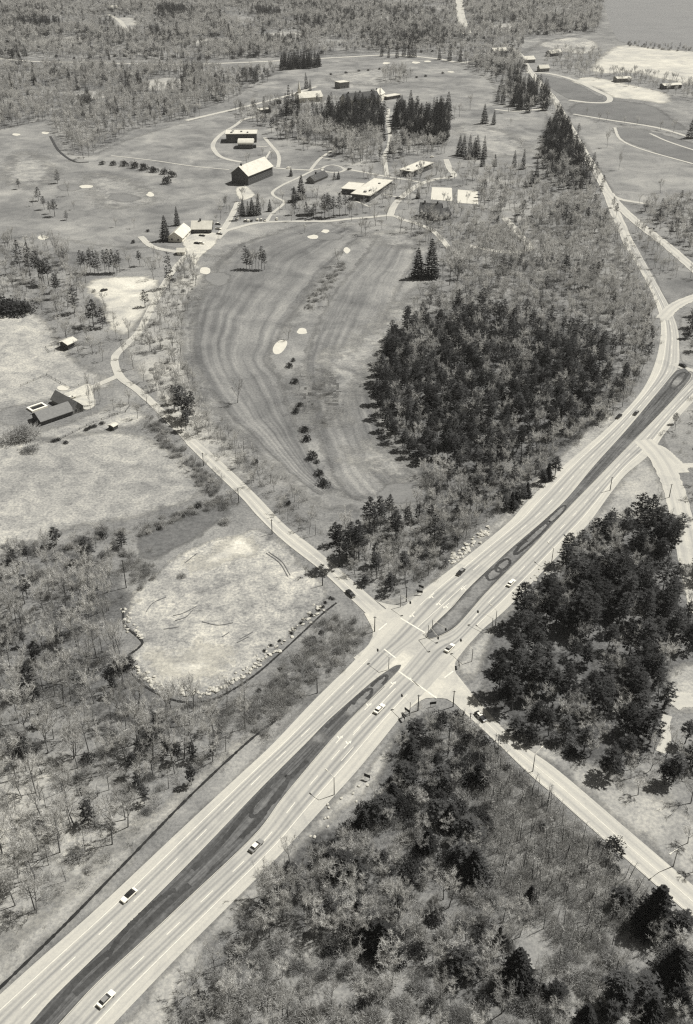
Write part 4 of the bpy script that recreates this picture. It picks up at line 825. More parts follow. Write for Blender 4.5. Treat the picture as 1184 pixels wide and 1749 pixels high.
def shrub_proto(seed, leaf):            # about 4 m tall, 2.4 m radius: a soft dome of several lobes
    rs = random.Random(seed); K = MB(); lob = [(rs.uniform(-1.1, 1.1), rs.uniform(-1.1, 1.1), rs.uniform(1.0, 1.7), rs.uniform(1.4, 2.4)) for _ in range(6)]
    for k in range(560 if leaf else 1000):
        a, b, r, h = lob[k % 6]; d = Vector((rs.gauss(0, .6), rs.gauss(0, .6), abs(rs.gauss(.45, .5)))).normalized(); u = rs.uniform(.45, 1.0)**.6
        p = Vector((a+d.x*r*u, b+d.y*r*u, .15+d.z*h*1.5*u))
        if leaf: sliver(K, p, rdir(rs, d, .7), rs.uniform(.3, .6), rs.uniform(.2, .34), rs)
        else: sliver(K, p-d*.4, rdir(rs, d+Vector((0, 0, .35)), .42), rs.uniform(.5, .95), .07, rs)
    for k in range(7):
        a, b, r, h = lob[k % 6]; K.tube((a*.15, b*.15, -.1), (a, b, h*.9), .07, .03, 3)
    return K
def sapling_proto(seed, H=8.0):
    rs = random.Random(seed); K = MB(); top = Vector((rs.uniform(-.9, .9), rs.uniform(-.9, .9), H)); K.tube((0, 0, -.2), top*.6, .11, .085, 4); K.tube(top*.6, top, .085, .03, 3)
    for k in range(26):
        q = top*rs.uniform(.35, 1); d = rdir(rs, Vector((0, 0, .7)), .5); L = rs.uniform(.6, 1.5); sliver(K, q, d, L, .06, rs, 1)
        for j in range(3): sliver(K, q+d*L*rs.uniform(.3, .9), rdir(rs, d, .6), rs.uniform(.3, .7), .045, rs, 1)
    return K
def brush_proto(seed):
    rs = random.Random(seed); K = MB()
    for k in range(46):
        p = Vector((rs.gauss(0, .8), rs.gauss(0, .8), -.05)); d = rdir(rs, Vector((0, 0, 1)), .33); L = rs.uniform(.7, 2.4); sliver(K, p, d, L, .07, rs)
        for j in range(3): sliver(K, p+d*L*rs.uniform(.4, .95), rdir(rs, d, .6), rs.uniform(.3, .8), .05, rs)
    return K
PROTO = {'bare_tree': [], 'pine_tree': [], 'spruce_tree': [], 'shrub': [], 'evergreen_bush': [], 'sapling': []}
NOMH = {'bare_tree': 15., 'pine_tree': 18., 'spruce_tree': 17., 'shrub': 4., 'evergreen_bush': 4., 'sapling': 8.}
MT = {'bare_tree': ('bark', 'twig'), 'pine_tree': ('bole', 'needle'), 'spruce_tree': ('bole', 'fir')}
STUFFCOL = {}
def joined(T, K, name, mats):
    mb = MB(); n = len(T.v); mb.v = T.v+K.v; mb.f = T.f+[tuple(i+n for i in f) for f in K.f]; mb.mi = [0]*len(T.f)+[1]*len(K.f); return mb.me(name, mats)
def add_stuff_proto(kind, me):
    col = STUFFCOL.setdefault(kind, bpy.data.collections.new(kind+' patterns')); col.objects.link(bpy.data.objects.new('%s pattern %02d' % (kind, len(col.objects)), me))
for kind, fn, n in (('bare_tree', lambda k: bare_proto(k, 15, (2.9, 3.6, 2.4, 3.2, 4.0)[k % 5], (.42, .36, .5, .45, .33)[k % 5]), 5), ('pine_tree', lambda k: pine_proto(40+k, 18, (2.9, 3.3, 2.6, 3.6)[k % 4], (.34, .26, .42, .2)[k % 4]), 4), ('spruce_tree', lambda k: spruce_proto(80+k, 17, (3.2, 3.7, 2.7)[k % 3]), 3)):
    for k in range(n):
        T, K = fn(k); tm, cm = MT[kind]; PROTO[kind].append((T.me('trunk', [tm]), K.me('crown', [cm]))); add_stuff_proto(kind, joined(T, K, kind, [tm, cm]))
# distant bare trees get a lighter twig count of their own pattern (same build)
for k in range(4):
    me = shrub_proto(k, False).me('shrub', ['brush']); PROTO['shrub'].append(me); add_stuff_proto('shrub', me)
    me = shrub_proto(20+k, True).me('evergreen_bush', ['evergreen']); PROTO['evergreen_bush'].append(me); add_stuff_proto('evergreen_bush', me)
    me = sapling_proto(50+k).me('sapling', ['stem', 'twig']); PROTO['sapling'].append(me); add_stuff_proto('sapling', me)
    add_stuff_proto('brush', brush_proto(70+k).me('brush', ['brush']))

# ------------------------------------------------------------------ where plants stand
KW = {'bare_tree': ('leafless grey tree', 'bare trees'), 'pine_tree': ('dark pine tree', 'pines'), 'spruce_tree': ('dark pointed spruce', 'spruces'), 'shrub': ('twiggy grey shrub', 'shrubs'), 'evergreen_bush': ('dark evergreen bush', 'evergreen bushes'), 'sapling': ('thin leafless sapling', 'saplings')}
rng0 = np.random.RandomState(3); PL = {k: [] for k in PROTO}; BR = []
def put(kind, x, y, h, label, group=None, lone=False, wide=1.0):
    PL[kind].append((x, y, h, wide, label, group, lone))
def lone(kind, items, where, group=None, wide=1.0):
    """items: (px, py of the base, height in px[, width factor][, label])"""
    for it in items:
        px, py, n = it[:3]; w = it[3] if len(it) > 3 and not isinstance(it[3], str) else wide; lb = it[-1] if isinstance(it[-1], str) else KW[kind][0]+' '+where
        g = G(px, py); put(kind, g.x, g.y, hpx(py, n), lb, None if isinstance(it[-1], str) else (group or KW[kind][1]+' '+where), True, w)
def lone_mix(items, where):
    lone('pine_tree', [(a, b, n*1.0, w*1.15) for a, b, n, w in items[::2]], where); lone('pine_tree', [(a+6, b+4, n*.6, w*1.1) for a, b, n, w in items[1::3]], where)
    lone('spruce_tree', [(a, b, n, w*1.1) for a, b, n, w in items[1::2]], where)
rng = np.random.RandomState(11)
GP = [(np.random.RandomState(99).uniform(0, 6.283, (4, 9)), np.random.RandomState(98).uniform(0, 6.283, (4, 9)))]
def vnoise(q, size):
    """smooth value 0..1 over the ground, features about 'size' metres"""
    a, ph = GP[0]; v = np.zeros(len(q))
    for o in range(4):
        k = 6.283/size*(1.0, 1.7, .55, 2.9)[o]
        for j in range(9): v += (1, .7, .9, .4)[o]*np.sin(k*(q[:, 0]*math.cos(a[o, j])+q[:, 1]*math.sin(a[o, j]))+ph[o, j])
    return .5+.5*np.tanh(v/5)
def scatter(poly, spacing, mix, where, seed=None, brush=0.0, edge=0.0, gap=0.0, gsize=60, vary=0.0):
    """mix: (kind, share, hmin, hmax[, wide])"""
    g = GA(poly); lo = g.min(0); hi = g.max(0)
    nx = int((hi[0]-lo[0])/spacing)+2; ny = int((hi[1]-lo[1])/spacing)+2
    xx, yy = np.meshgrid(np.arange(nx), np.arange(ny)); pts = np.c_[xx.ravel()+.5*(yy.ravel() % 2), yy.ravel()].astype(float)*spacing+lo+rng.uniform(-.62, .62, (nx*ny, 2))*spacing
    ok = inpoly(pts, g)
    px, py = P(pts[:, 0], pts[:, 1]); ok &= (px > -90) & (px < 1275) & (py < 1860) & (py > -70)
    pts = pts[ok]
    bad = np.zeros(len(pts), bool)
    for e in EXCL:
        a, b = e.min(0)-1, e.max(0)+1; near = (pts[:, 0] > a[0]) & (pts[:, 0] < b[0]) & (pts[:, 1] > a[1]) & (pts[:, 1] < b[1])
        if near.any(): idx = np.where(near)[0]; bad[idx] |= inpoly(pts[idx], e)
    pts = pts[~bad]
    if gap and len(pts): pts = pts[vnoise(pts, gsize) > gap*rng.uniform(.6, 1.4, len(pts))]
    hv = 1+vary*(vnoise(pts, gsize*1.6)-.5)*2 if vary and len(pts) else np.ones(len(pts))
    sh = np.cumsum([m[1] for m in mix]); 
    for q, hq in zip(pts, hv):
        u = rng.rand()
        for m, c in zip(mix, sh):
            if u < c: put(m[0], q[0], q[1], rng.uniform(m[2], m[3])*hq, KW[m[0]][0]+' '+where, KW[m[0]][1]+' '+where, False, (m[4] if len(m) > 4 else 1.)*rng.uniform(.85, 1.2)); break
    if brush:
        nb = int(len(pts)*brush)
        if nb and len(pts): q = pts[rng.randint(0, len(pts), nb)]+rng.uniform(-1, 1, (nb, 2))*spacing; BR.extend([tuple(a) for a in q])
# --- lower left wood
W1 = [(-90, 990), (40, 985), (150, 975), (205, 1005), (205, 1060), (205, 1110), (215, 1150), (260, 1190), (320, 1210), (440, 1200), (430, 1250), (370, 1300), (290, 1365), (190, 1450), (80, 1555), (-90, 1690)]
scatter(W1, 5.8, [('bare_tree', .64, 11, 19, .95), ('sapling', .18, 5, 9), ('shrub', .12, 2, 4, 1.2), ('pine_tree', .025, 8, 13), ('evergreen_bush', .04, 2, 4)], 'in the wood left of the long ditch', brush=3.0, gap=.12, gsize=45, vary=.2)
scatter([(-90, 920), (60, 925), (200, 900), (240, 960), (215, 1000), (150, 975), (-90, 995)], 5.5, [('bare_tree', .35, 6, 10), ('shrub', .45, 2, 4, 1.3), ('evergreen_bush', .06, 2, 4)], 'in the hedge band below the left meadow', brush=3)
scatter([(320, 1205), (430, 1190), (520, 1100), (570, 1040), (628, 1080), (600, 1120), (530, 1180), (450, 1255), (420, 1250)], 3.0, [('shrub', .55, 1.2, 2.8, 1.3), ('sapling', .05, 4, 6), ('evergreen_bush', .05, 1, 2)], 'in the brush between dirt yard and highway', brush=3)
lone('pine_tree', [(97, 931, 36, 1.5, 'broad dark pine alone on the left meadow edge'), (23, 960, 30, 1.2), (49, 960, 33, 1.2), (34, 976, 18, 1.2), (152, 958, 50, 1.5), (209, 935, 32, 1.2)], 'in the hedge band below the left meadow')
lone('pine_tree', [(47, 1021, 48), (125, 1021, 24), (23, 1094, 58), (10, 1100, 50), (42, 1105, 32), (99, 1098, 36), (53, 1185, 66), (44, 1192, 52), (60, 1195, 40), (76, 1238, 42), (195, 1189, 40), (274, 1262, 56), (262, 1279, 48), (250, 1285, 40), (243, 1297, 50), (285, 1290, 38), (304, 1300, 44), (327, 1341, 42), (152, 1407, 52), (247, 1373, 42), (330, 1300, 38), (365, 1290, 30), (235, 1345, 34), (20, 1290, 30)], 'in the wood left of the long ditch')
lone('evergreen_bush', [(203, 1145, 22, 1.6), (214, 1138, 20, 1.4)], 'at the left notch of the dirt yard')
lone('evergreen_bush', [(x, y, 5, 1.2) for x, y in [(453, 1112), (463, 1103), (478, 1095), (498, 1082), (503, 1075), (515, 1065), (520, 1058), (531, 1052), (546, 1043), (551, 1037), (556, 1030), (563, 1022), (569, 1024)]], 'in the row along the right edge of the dirt yard')
# --- lower right wood
W2a = [(700, 1262), (745, 1215), (790, 1232), (840, 1280), (830, 1400), (825, 1510), (740, 1480), (640, 1560), (560, 1500), (520, 1470), (610, 1400), (660, 1350)]
scatter(W2a, 3.6, [('evergreen_bush', .40, 2, 5, 1.2), ('bare_tree', .22, 6, 10), ('shrub', .26, 2, 4.5, 1.2), ('pine_tree', .06, 7, 11, 1.2)], 'in the dense scrub below the junction', brush=2)
W2b = [(805, 1255), (850, 1290), (908, 1345), (1040, 1460), (1100, 1530), (1100, 1600), (980, 1640), (900, 1560), (840, 1530), (830, 1400)]
scatter(W2b, 2.3, [('sapling', .72, 5, 9), ('shrub', .10, 1.2, 2.4), ('evergreen_bush', .03, 1.5, 3)], 'in the sapling stand below the side road', brush=3.5)
W2c = [(480, 1470), (560, 1500), (640, 1560), (740, 1490), (830, 1520), (900, 1570), (980, 1640), (1100, 1600), (1184, 1620), (1280, 1700), (1280, 1860), (240, 1860), (330, 1690), (400, 1590)]
scatter(W2c, 3.6, [('shrub', .47, 2.5, 5.0, 1.2), ('bare_tree', .24, 7, 13), ('evergreen_bush', .09, 2, 4.5, 1.1), ('sapling', .10, 5, 8)], 'in the thicket at the bottom edge', brush=1.6, gap=.22, gsize=25)
scatter([(480, 1470), (560, 1500), (640, 1545), (720, 1500), (680, 1600), (600, 1640), (480, 1600), (400, 1600)], 4.6, [('bare_tree', .75, 9, 14), ('pine_tree', .10, 8, 12)], 'on the rise above the bottom thicket')
lone('spruce_tree', [(1113, 1583, 95, 2.08, 'broad dark evergreen beside the lower right side road'), (1150, 1673, 76, 2.21, 'broad dark evergreen alone near the right bottom edge'), (881, 1683, 80, 1.95, 'tall dark evergreen rising from the middle of the bottom thicket')], '')
lone_mix([(1054, 1546, 40, 1.56), (1069, 1541, 33, 1.56), (1163, 1592, 42, 1.69), (854, 1611, 38, 1.30), (787, 1662, 49, 1.82), (654, 1620, 60, 2.21), (630, 1600, 50, 1.69), (612, 1580, 56, 1.69), (948, 1707, 35, 1.56), (928, 1699, 26, 1.30), (1051, 1714, 64, 1.69), (906, 1536, 33, 1.30), (1100, 1700, 44, 1.69), (1000, 1745, 44, 1.82), (1040, 1740, 40, 1.69), (1110, 1740, 49, 1.82), (1160, 1720, 44, 1.30)], 'in the thicket at the bottom edge')
lone_mix([(711, 1260, 38, 1.56), (701, 1294, 33, 1.82), (690, 1340, 44, 1.69), (672, 1372, 47, 1.82), (655, 1390, 42, 1.82), (622, 1413, 40, 1.69), (752, 1340, 40, 1.69), (770, 1410, 49, 1.69), (800, 1440, 56, 1.69), (808, 1500, 67, 1.82), (790, 1480, 51, 1.69), (730, 1450, 44, 1.82), (745, 1400, 44, 1.56), (610, 1500, 49, 1.82), (585, 1490, 44, 1.82), (560, 1480, 38, 1.69), (820, 1340, 44, 1.30)], 'in the dense scrub below the junction')
lone('evergreen_bush', [(1046, 1453, 24, 1.2), (1022, 1445, 12, 1.3), (823, 1253, 9), (850, 1284, 12)], 'at the left edge of the lower side road')
for px, py in [(842, 1540), (886, 1722), (782, 1735), (832, 1695), (720, 1690), (640, 1700), (640, 1745), (760, 1600), (800, 1570), (720, 1610), (560, 1720), (520, 1690), (600, 1660), (690, 1740), (960, 1640), (750, 1655)]:
    g = G(px, py); put('shrub', g.x, g.y, rng0.uniform(3.4, 4.6), 'twiggy grey shrub rounded like a dome in the bottom thicket', 'dome shrubs in the bottom thicket', True, 1.25)
# --- the dark pine wood on the right
W3 = [(1000, 910), (1050, 895), (1110, 888), (1150, 905), (1184, 930), (1290, 980), (1290, 1110), (1150, 1120), (1135, 1180), (1128, 1240), (1065, 1255), (1010, 1260), (950, 1270), (890, 1238), (858, 1205), (838, 1172), (862, 1125), (880, 1085), (890, 1040), (925, 1040), (960, 1000), (960, 960)]
scatter(W3, 4.8, [('pine_tree', .58, 8, 19, 1.2), ('bare_tree', .27, 8, 14), ('evergreen_bush', .06, 2, 4)], 'in the dark wood right of the junction', brush=.8, gap=.26, gsize=32)
scatter([(1000, 910), (960, 985), (900, 1040), (850, 1075), (960, 1010), (1020, 960), (1050, 900)], 5, [('bare_tree', .4, 6, 10), ('sapling', .4, 5, 8), ('pine_tree', .1, 8, 12)], 'at the upper edge of the dark wood right of the junction', brush=2)
scatter([(930, 1270), (1010, 1250), (1080, 1250), (1130, 1250), (1184, 1280), (1184, 1360), (1100, 1345), (1040, 1330), (980, 1300)], 5, [('bare_tree', .5, 6, 10, 1.2), ('pine_tree', .18, 8, 13, 1.2), ('evergreen_bush', .12, 2, 4), ('shrub', .1, 2, 3)], 'between the dark wood and the lower side road', brush=1.5)
lone('pine_tree', [(1022, 946, 44, 1.1, 'upright dark pine standing clear at the top of the right wood')], '')
lone('pine_tree', [(1050, 955, 40), (1068, 972, 40), (1100, 935, 36), (1040, 1000, 42), (930, 1042, 36), (955, 1040, 36), (900, 1052, 30), (1140, 925, 55, 1.3), (1160, 910, 40, 1.3)], 'at the upper edge of the dark wood right of the junction')
lone('pine_tree', [(1040, 1325, 60, 1.6), (1110, 1270, 70, 1.3), (1090, 1262, 60, 1.3), (1150, 1335, 60, 1.4), (1135, 1340, 50, 1.4), (1170, 1270, 50, 1.4), (1184, 1310, 60, 1.4), (1060, 1300, 50, 1.3), (905, 1268, 40, 1.4), (880, 1255, 40, 1.4)], 'between the dark wood and the lower side road')
lone('bare_tree', [(1180, 1372, 60, 1.2), (1090, 1358, 40, 1.3), (1175, 1440, 40, 1.4), (1184, 1490, 36, 1.3)], 'on the pale verge at the right edge')
# --- central pine wood
W4 = [(690, 560), (730, 545), (800, 532), (870, 545), (940, 560), (990, 580), (1030, 610), (1040, 650), (1020, 690), (990, 730), (940, 770), (890, 795), (830, 815), (760, 800), (720, 785), (680, 760), (655, 715), (642, 665), (650, 615), (668, 580)]
scatter(W4, 5.0, [('pine_tree', .56, 9, 17, 1.1), ('bare_tree', .36, 9, 14)], 'in the central dark wood beside the fairway', brush=1, gap=.09, gsize=40)
lone('pine_tree', [(x, y, n, 1.3) for x, y, n in [(648, 660, 42), (645, 690, 46), (650, 715, 48), (662, 735, 46), (675, 755, 44), (690, 768, 42), (665, 620, 42), (675, 590, 40), (700, 780, 40), (720, 792, 38), (655, 640, 42), (668, 745, 40), (790, 560, 45), (776, 556, 40)]], 'in the central dark wood beside the fairway')
scatter([(720, 800), (830, 815), (900, 800), (990, 735), (1040, 660), (1060, 640), (1090, 600), (1100, 640), (1060, 700), (960, 780), (900, 832), (860, 870), (790, 935), (740, 985), (690, 1010), (640, 1010), (590, 975), (570, 930), (600, 900), (700, 880), (735, 850)], 4.2, [('bare_tree', .56, 7, 12), ('pine_tree', .13, 7, 13), ('sapling', .15, 5, 9), ('shrub', .12, 1.5, 3)], 'on the slope between the central wood and the highway', brush=2.2)
lone('pine_tree', [(580, 968, 85, 1.2, 'tallest pine beside the side road above the black car'), (613, 955, 80), (600, 945, 66), (592, 955, 50), (630, 905, 66, 1.2), (640, 912, 50), (649, 894, 56, 1.1), (664, 888, 52), (644, 988, 55, 1.1, 'small pyramid pine above the upper corner of the junction'), (692, 988, 56), (706, 966, 48), (668, 1015, 42, 1.1), (752, 944, 62), (742, 926, 56), (735, 900, 45), (761, 968, 18, 1.2), (715, 955, 40), (625, 1000, 22, 1.4), (572, 930, 46, 1.1)], 'on the slope between the central wood and the highway')
lone_mix([(x, y, n, 1.3) for x, y, n in [(862, 870, 30), (874, 868, 34), (888, 857, 38), (900, 848, 30), (925, 826, 30), (935, 820, 36), (948, 813, 38), (880, 862, 26)]], 'on the left roadside below the central wood')
lone('pine_tree', [(x, y, n) for x, y, n in [(810, 850, 40), (800, 842, 36), (770, 830, 40), (745, 850, 36), (835, 838, 40), (790, 870, 30), (855, 825, 36), (880, 815, 34), (1080, 600, 36), (1060, 605, 40), (1045, 610, 42), (1095, 605, 34), (1030, 600, 40), (1015, 590, 40)]], 'on the slope between the central wood and the highway')
# --- bare wood between the courts and the fork
W5 = [(800, 392), (860, 385), (940, 360), (985, 325), (1012, 330), (1050, 400), (1075, 445), (1105, 500), (1120, 560), (1115, 610), (1085, 640), (1050, 600), (1000, 565), (900, 540), (800, 525), (740, 535), (700, 530), (720, 500), (790, 500), (760, 440), (790, 430)]
scatter(W5, 5.4, [('bare_tree', .78, 8, 13), ('pine_tree', .05, 8, 12), ('shrub', .08, 2, 3)], 'in the grey wood below the tennis courts', brush=1.6, gap=.1, gsize=50, vary=.25)
lone('pine_tree', [(858, 467, 34, 1.1), (870, 468, 34), (887, 467, 33), (896, 469, 27), (964, 395, 48, 1.1), (982, 386, 40), (972, 400, 36), (964, 478, 44), (985, 472, 26), (1009, 490, 42, 1.2), (1020, 475, 30, 1.2), (1027, 463, 22), (1101, 525, 18), (1003, 382, 30)], 'in the grey wood below the tennis courts')
lone('spruce_tree', [(714, 475, 56, 1.5, 'wider spruce of the pair at the top of the right fairway'), (737, 474, 72, 1.3, 'taller spruce of the pair at the top of the right fairway')], '')
lone('bare_tree', [(780, 495, 82, 1.3, 'big vase shaped bare tree beside the spruce pair'), (768, 487, 70), (757, 480, 55), (735, 395, 55), (888, 418, 48, 1.3), (910, 425, 40)], 'between the spruce pair and the steep roofed house')
scatter([(690, 385), (770, 360), (800, 395), (790, 430), (730, 440), (700, 400)], 8, [('bare_tree', .8, 9, 14)], 'round the steep roofed house', brush=.5)
scatter([(770, 360), (850, 365), (860, 385), (800, 400)], 7, [('bare_tree', .8, 8, 13)], 'below the right tennis court')
# --- fairways
lone('evergreen_bush', [(501, 617, 8), (495, 627, 12), (504, 654, 13), (512, 694, 11), (505, 705, 13), (521, 737, 15), (525, 753, 15), (533, 784, 19), (542, 791, 9), (546, 811, 15), (553, 829, 19)], 'in the row between the two fairways', wide=.95)
lone('bare_tree', [(406, 688, 50, 1.1, 'big bare tree alone at the left side of the lower fairway'), (578, 455, 36, 1.0, 'bare tree on the line between the fairways, topmost'), (561, 523, 30, .7, 'slim bare tree on the line between the fairways, middle'), (540, 515, 22, .7, 'slim bare tree on the line between the fairways, left of the middle'), (492, 580, 26, 1.3, 'low spreading bare tree beside the two fairway bunkers')], '')
scatter([(518, 528), (535, 500), (560, 470), (585, 448), (590, 455), (565, 490), (545, 515), (528, 535)], 3.5, [('shrub', .75, 1.2, 2.4, 1.1)], 'in the strip between the two fairways', brush=2)
lone('pine_tree', [(421, 459, 42), (427, 460, 36), (447, 460, 42), (452, 461, 36)], 'in the clump alone on the upper fairway', wide=.9)
lone('bare_tree', [(432, 459, 36, .7), (437, 460, 38, .7), (442, 460, 36, .7), (430, 462, 30, .7)], 'in the clump alone on the upper fairway')
lone('bare_tree', [(555, 372, 26), (601, 378, 40, .8), (617, 400, 30), (625, 403, 36), (642, 386, 32), (660, 376, 30), (683, 398, 40, .9), (520, 398, 20), (498, 378, 28, .8)], 'along the drive at the head of the fairways')
# --- strip between side road and lower fairway
scatter([(345, 700), (390, 735), (440, 775), (480, 825), (525, 870), (545, 905), (560, 930), (530, 930), (480, 885), (430, 830), (385, 785), (345, 745)], 5.0, [('bare_tree', .45, 6, 10, .8), ('sapling', .25, 5, 8), ('evergreen_bush', .1, 1.5, 3)], 'in the strip between side road and fairway', brush=2)
lone('pine_tree', [(312, 712, 62, 1.3), (322, 722, 50, 1.3), (330, 716, 55), (318, 735, 40, 1.3), (305, 700, 46), (298, 690, 36)], 'in the dark clump at the top of the straight side road')
scatter([(248, 640), (285, 610), (318, 630), (345, 690), (350, 740), (330, 745), (290, 700)], 5.5, [('bare_tree', .6, 7, 12), ('shrub', .2, 1.5, 3)], 'round the dark clump at the top of the side road', brush=1.5)
scatter([(225, 590), (250, 545), (285, 490), (325, 445), (345, 470), (325, 520), (312, 580), (310, 640), (280, 610)], 7.0, [('bare_tree', .62, 7, 12), ('shrub', .2, 1.5, 3)], 'along the lane left of the upper fairway', brush=1)
lone('bare_tree', [(276, 583, 44, .9), (220, 578, 40, .9), (263, 478, 42), (315, 475, 46), (330, 480, 50), (311, 562, 30)], 'along the lane left of the upper fairway')
lone('pine_tree', [(290, 492, 66, .7, 'tall thin pine beside the lane below the clubhouse'), (248, 524, 32, 1.2), (176, 560, 40)], 'along the lane left of the upper fairway')
# hedge rows by the left meadow
scatter([(258, 712), (280, 730), (330, 785), (400, 850), (395, 870), (350, 850), (325, 800), (280, 770), (255, 740)], 3.5, [('shrub', .7, 1.5, 3, 1.3), ('bare_tree', .12, 5, 9)], 'in the hedge between meadow and side road', brush=2)
scatter([(230, 905), (290, 880), (380, 850), (392, 866), (300, 888), (245, 925)], 3.0, [('shrub', .75, 1.5, 3, 1.4), ('evergreen_bush', .12, 1, 2.5)], 'in the hedge above the marsh', brush=1)
scatter([(225, 955), (265, 960), (265, 985), (225, 1010)], 3.0, [('shrub', .6, 1.2, 2.2, 1.2)], 'at the upper left edge of the dirt yard', brush=2)
lone('shrub', [(385, 895, 14, 1.6), (310, 985, 10, 1.6), (262, 988, 12), (240, 1005, 12)], 'along the upper edge of the dirt yard')
lone('bare_tree', [(523, 985, 26, .9, 'small dark bare tree on the right corner of the dirt yard'), (566, 1075, 18, .8, 'bare shrub like tree below the dirt yard corner')], '')
# --- ranch house and left side
lone('bare_tree', [(155, 700, 52, .45), (162, 697, 56, .45), (152, 675, 45, .45), (170, 690, 46, .45), (172, 685, 40, .45)], 'slim and upright in the row beside the ranch house')
lone('bare_tree', [(220, 690, 30, 1.2), (205, 705, 26, 1.1), (195, 700, 24), (235, 715, 34), (275, 728, 40), (250, 690, 34)], 'between ranch house and side road')
lone('shrub', [(30, 750, 26, 1.8), (48, 744, 28, 1.8), (15, 755, 22, 1.8), (52, 770, 16, 1.6)], 'left of the ranch house', wide=1.6)
lone('evergreen_bush', [(x, y, 6, 1.6) for x, y in [(100, 752), (112, 757), (148, 735), (155, 731), (162, 729), (174, 724), (92, 754)]], 'along the fence below the ranch house')
lone('pine_tree', [(36, 466, 60, .8), (52, 476, 66, .8), (68, 480, 56, 1.2), (84, 488, 50, 1.1), (100, 510, 44), (128, 535, 52, 1.0), (95, 500, 36), (76, 486, 44, 1.2), (160, 558, 50, 1.4)], 'in the left wood above the pasture')
lone('pine_tree', [(139, 466, 42, .8), (145, 465, 38, .8), (155, 466, 42, .8), (162, 466, 40, .8), (168, 467, 42, .8), (180, 466, 42, .8), (187, 467, 44, .9), (195, 465, 42, .8), (205, 465, 40, .8), (200, 467, 36, .8)], 'in the row above the pale clearing')
scatter([(-90, 420), (30, 410), (120, 440), (130, 470), (175, 500), (200, 560), (205, 620), (170, 640), (120, 590), (75, 545), (20, 525), (-90, 530)], 8.0, [('bare_tree', .8, 8, 13), ('shrub', .1, 2, 3)], 'in the left wood above the pasture', brush=1)
lone('evergreen_bush', [(10, 533, 26, 2), (28, 533, 24, 2), (45, 528, 18, 2), (0, 530, 26, 2)], 'in the dark hedge above the pasture')
# --- golf course left
lone('pine_tree', [(66, 343, 24, 1.3), (76, 358, 24, 1.2), (94, 370, 30, 1.4), (114, 376, 17, 1.1), (86, 365, 22)], 'in the slanting row on the left golf course')
lone('pine_tree', [(99, 313, 24, 1.1, 'single pine near the thin left bunker'), (33, 323, 18, 1.2, 'single pine on the far left of the golf course')], '')
lone('bare_tree', [(118, 335, 28, .9), (127, 358, 18), (198, 388, 18), (229, 390, 20), (377, 375, 36, .8), (57, 352, 20), (107, 460, 52), (116, 445, 44), (100, 440, 50), (83, 428, 42)], 'scattered over the left golf course')
lone('evergreen_bush', [(175, 281, 9), (194, 282, 10), (212, 284, 12), (228, 287, 14), (247, 290, 15), (262, 294, 14), (280, 297, 12), (294, 303, 14), (287, 314, 15)], 'rounded in the curved row on the left golf course', wide=1.0)
lone('evergreen_bush', [(253, 396, 6, 1), (228, 415, 7, 1)], 'small and alone on the lower golf course')
lone('spruce_tree', [(303, 385, 34, 1.2, 'upper of the two spruces beside the clubhouse wing'), (283, 411, 46, 1.3, 'lower of the two spruces beside the clubhouse wing')], '')
# --- campus
lone('spruce_tree', [(668, 262, 30), (655, 240, 34), (652, 225, 34), (672, 228, 36), (690, 240, 40), (700, 238, 44), (735, 245, 60), (745, 243, 66), (752, 245, 58), (760, 240, 50), (678, 205, 40), (710, 238, 40), (540, 215, 40), (550, 212, 34), (556, 225, 30)], 'standing out at the front of the campus groves')
lone('pine_tree', [(576, 236, 40), (590, 240, 44), (606, 238, 46), (622, 240, 44), (636, 236, 40), (566, 225, 36)], 'standing out at the front of the campus groves', wide=1.2)
lone('spruce_tree', [(415, 368, 30), (424, 368, 26), (431, 368, 32, 1.2), (441, 367, 38, .9), (461, 361, 22)], 'in the clump below the great barn')
lone('spruce_tree', [(514, 340, 44, 1.3, 'tallest spruce inside the curved drive'), (503, 345, 28, 1.4, 'shorter spruce inside the curved drive'), (497, 301, 15, 1.3, 'small spruce right of the great barn'), (571, 307, 14, 1.3, 'small spruce below the oval drive, left of two'), (578, 306, 14, 1.2, 'small spruce below the oval drive, right of two'), (826, 327, 11, 1.5, 'small round spruce right of the tennis courts'), (1180, 236, 42, 1.4, 'dark spruce at the right edge by the straight lane')], '')
lone('pine_tree', [(555, 370, 40), (562, 372, 40), (570, 372, 38), (580, 370, 42, .8), (590, 366, 40, .8), (597, 366, 36, .8), (560, 362, 34)], 'in front of the flat roofed classrooms')
lone('spruce_tree', [(494, 197, 52, 1.1), (502, 196, 42), (487, 194, 36), (510, 192, 34), (524, 152, 28), (530, 155, 20)], 'beside the chapel')
scatter([(570, 196), (600, 188), (650, 186), (656, 210), (645, 238), (600, 228), (565, 222), (556, 205)], 7.5, [('spruce_tree', .35, 15, 25, 1.2), ('pine_tree', .45, 14, 22, 1.2), ('bare_tree', .15, 12, 16)], 'in the dark grove hiding the mansion')
scatter([(674, 196), (722, 194), (726, 232), (690, 232), (672, 215)], 6.5, [('spruce_tree', .42, 13, 27, 1.2), ('pine_tree', .28, 12, 20, 1.2), ('bare_tree', .2, 12, 16)], 'in the dark grove right of the campus avenue')
scatter([(728, 205), (766, 196), (768, 238), (724, 242)], 6.8, [('spruce_tree', .5, 15, 31, 1.2), ('pine_tree', .25, 13, 22, 1.2), ('bare_tree', .15, 12, 17)], 'in the tallest dark grove on the campus')
lone('spruce_tree', [(784, 265, 36), (792, 267, 38), (802, 269, 40), (810, 270, 36), (815, 271, 42), (827, 271, 40, .8), (824, 284, 28)], 'in the row above the tennis courts', wide=1.1)
lone('spruce_tree', [(845, 284, 22), (878, 286, 30), (893, 289, 36), (915, 312, 34), (908, 318, 28)], 'spread along the field right of the tennis courts')
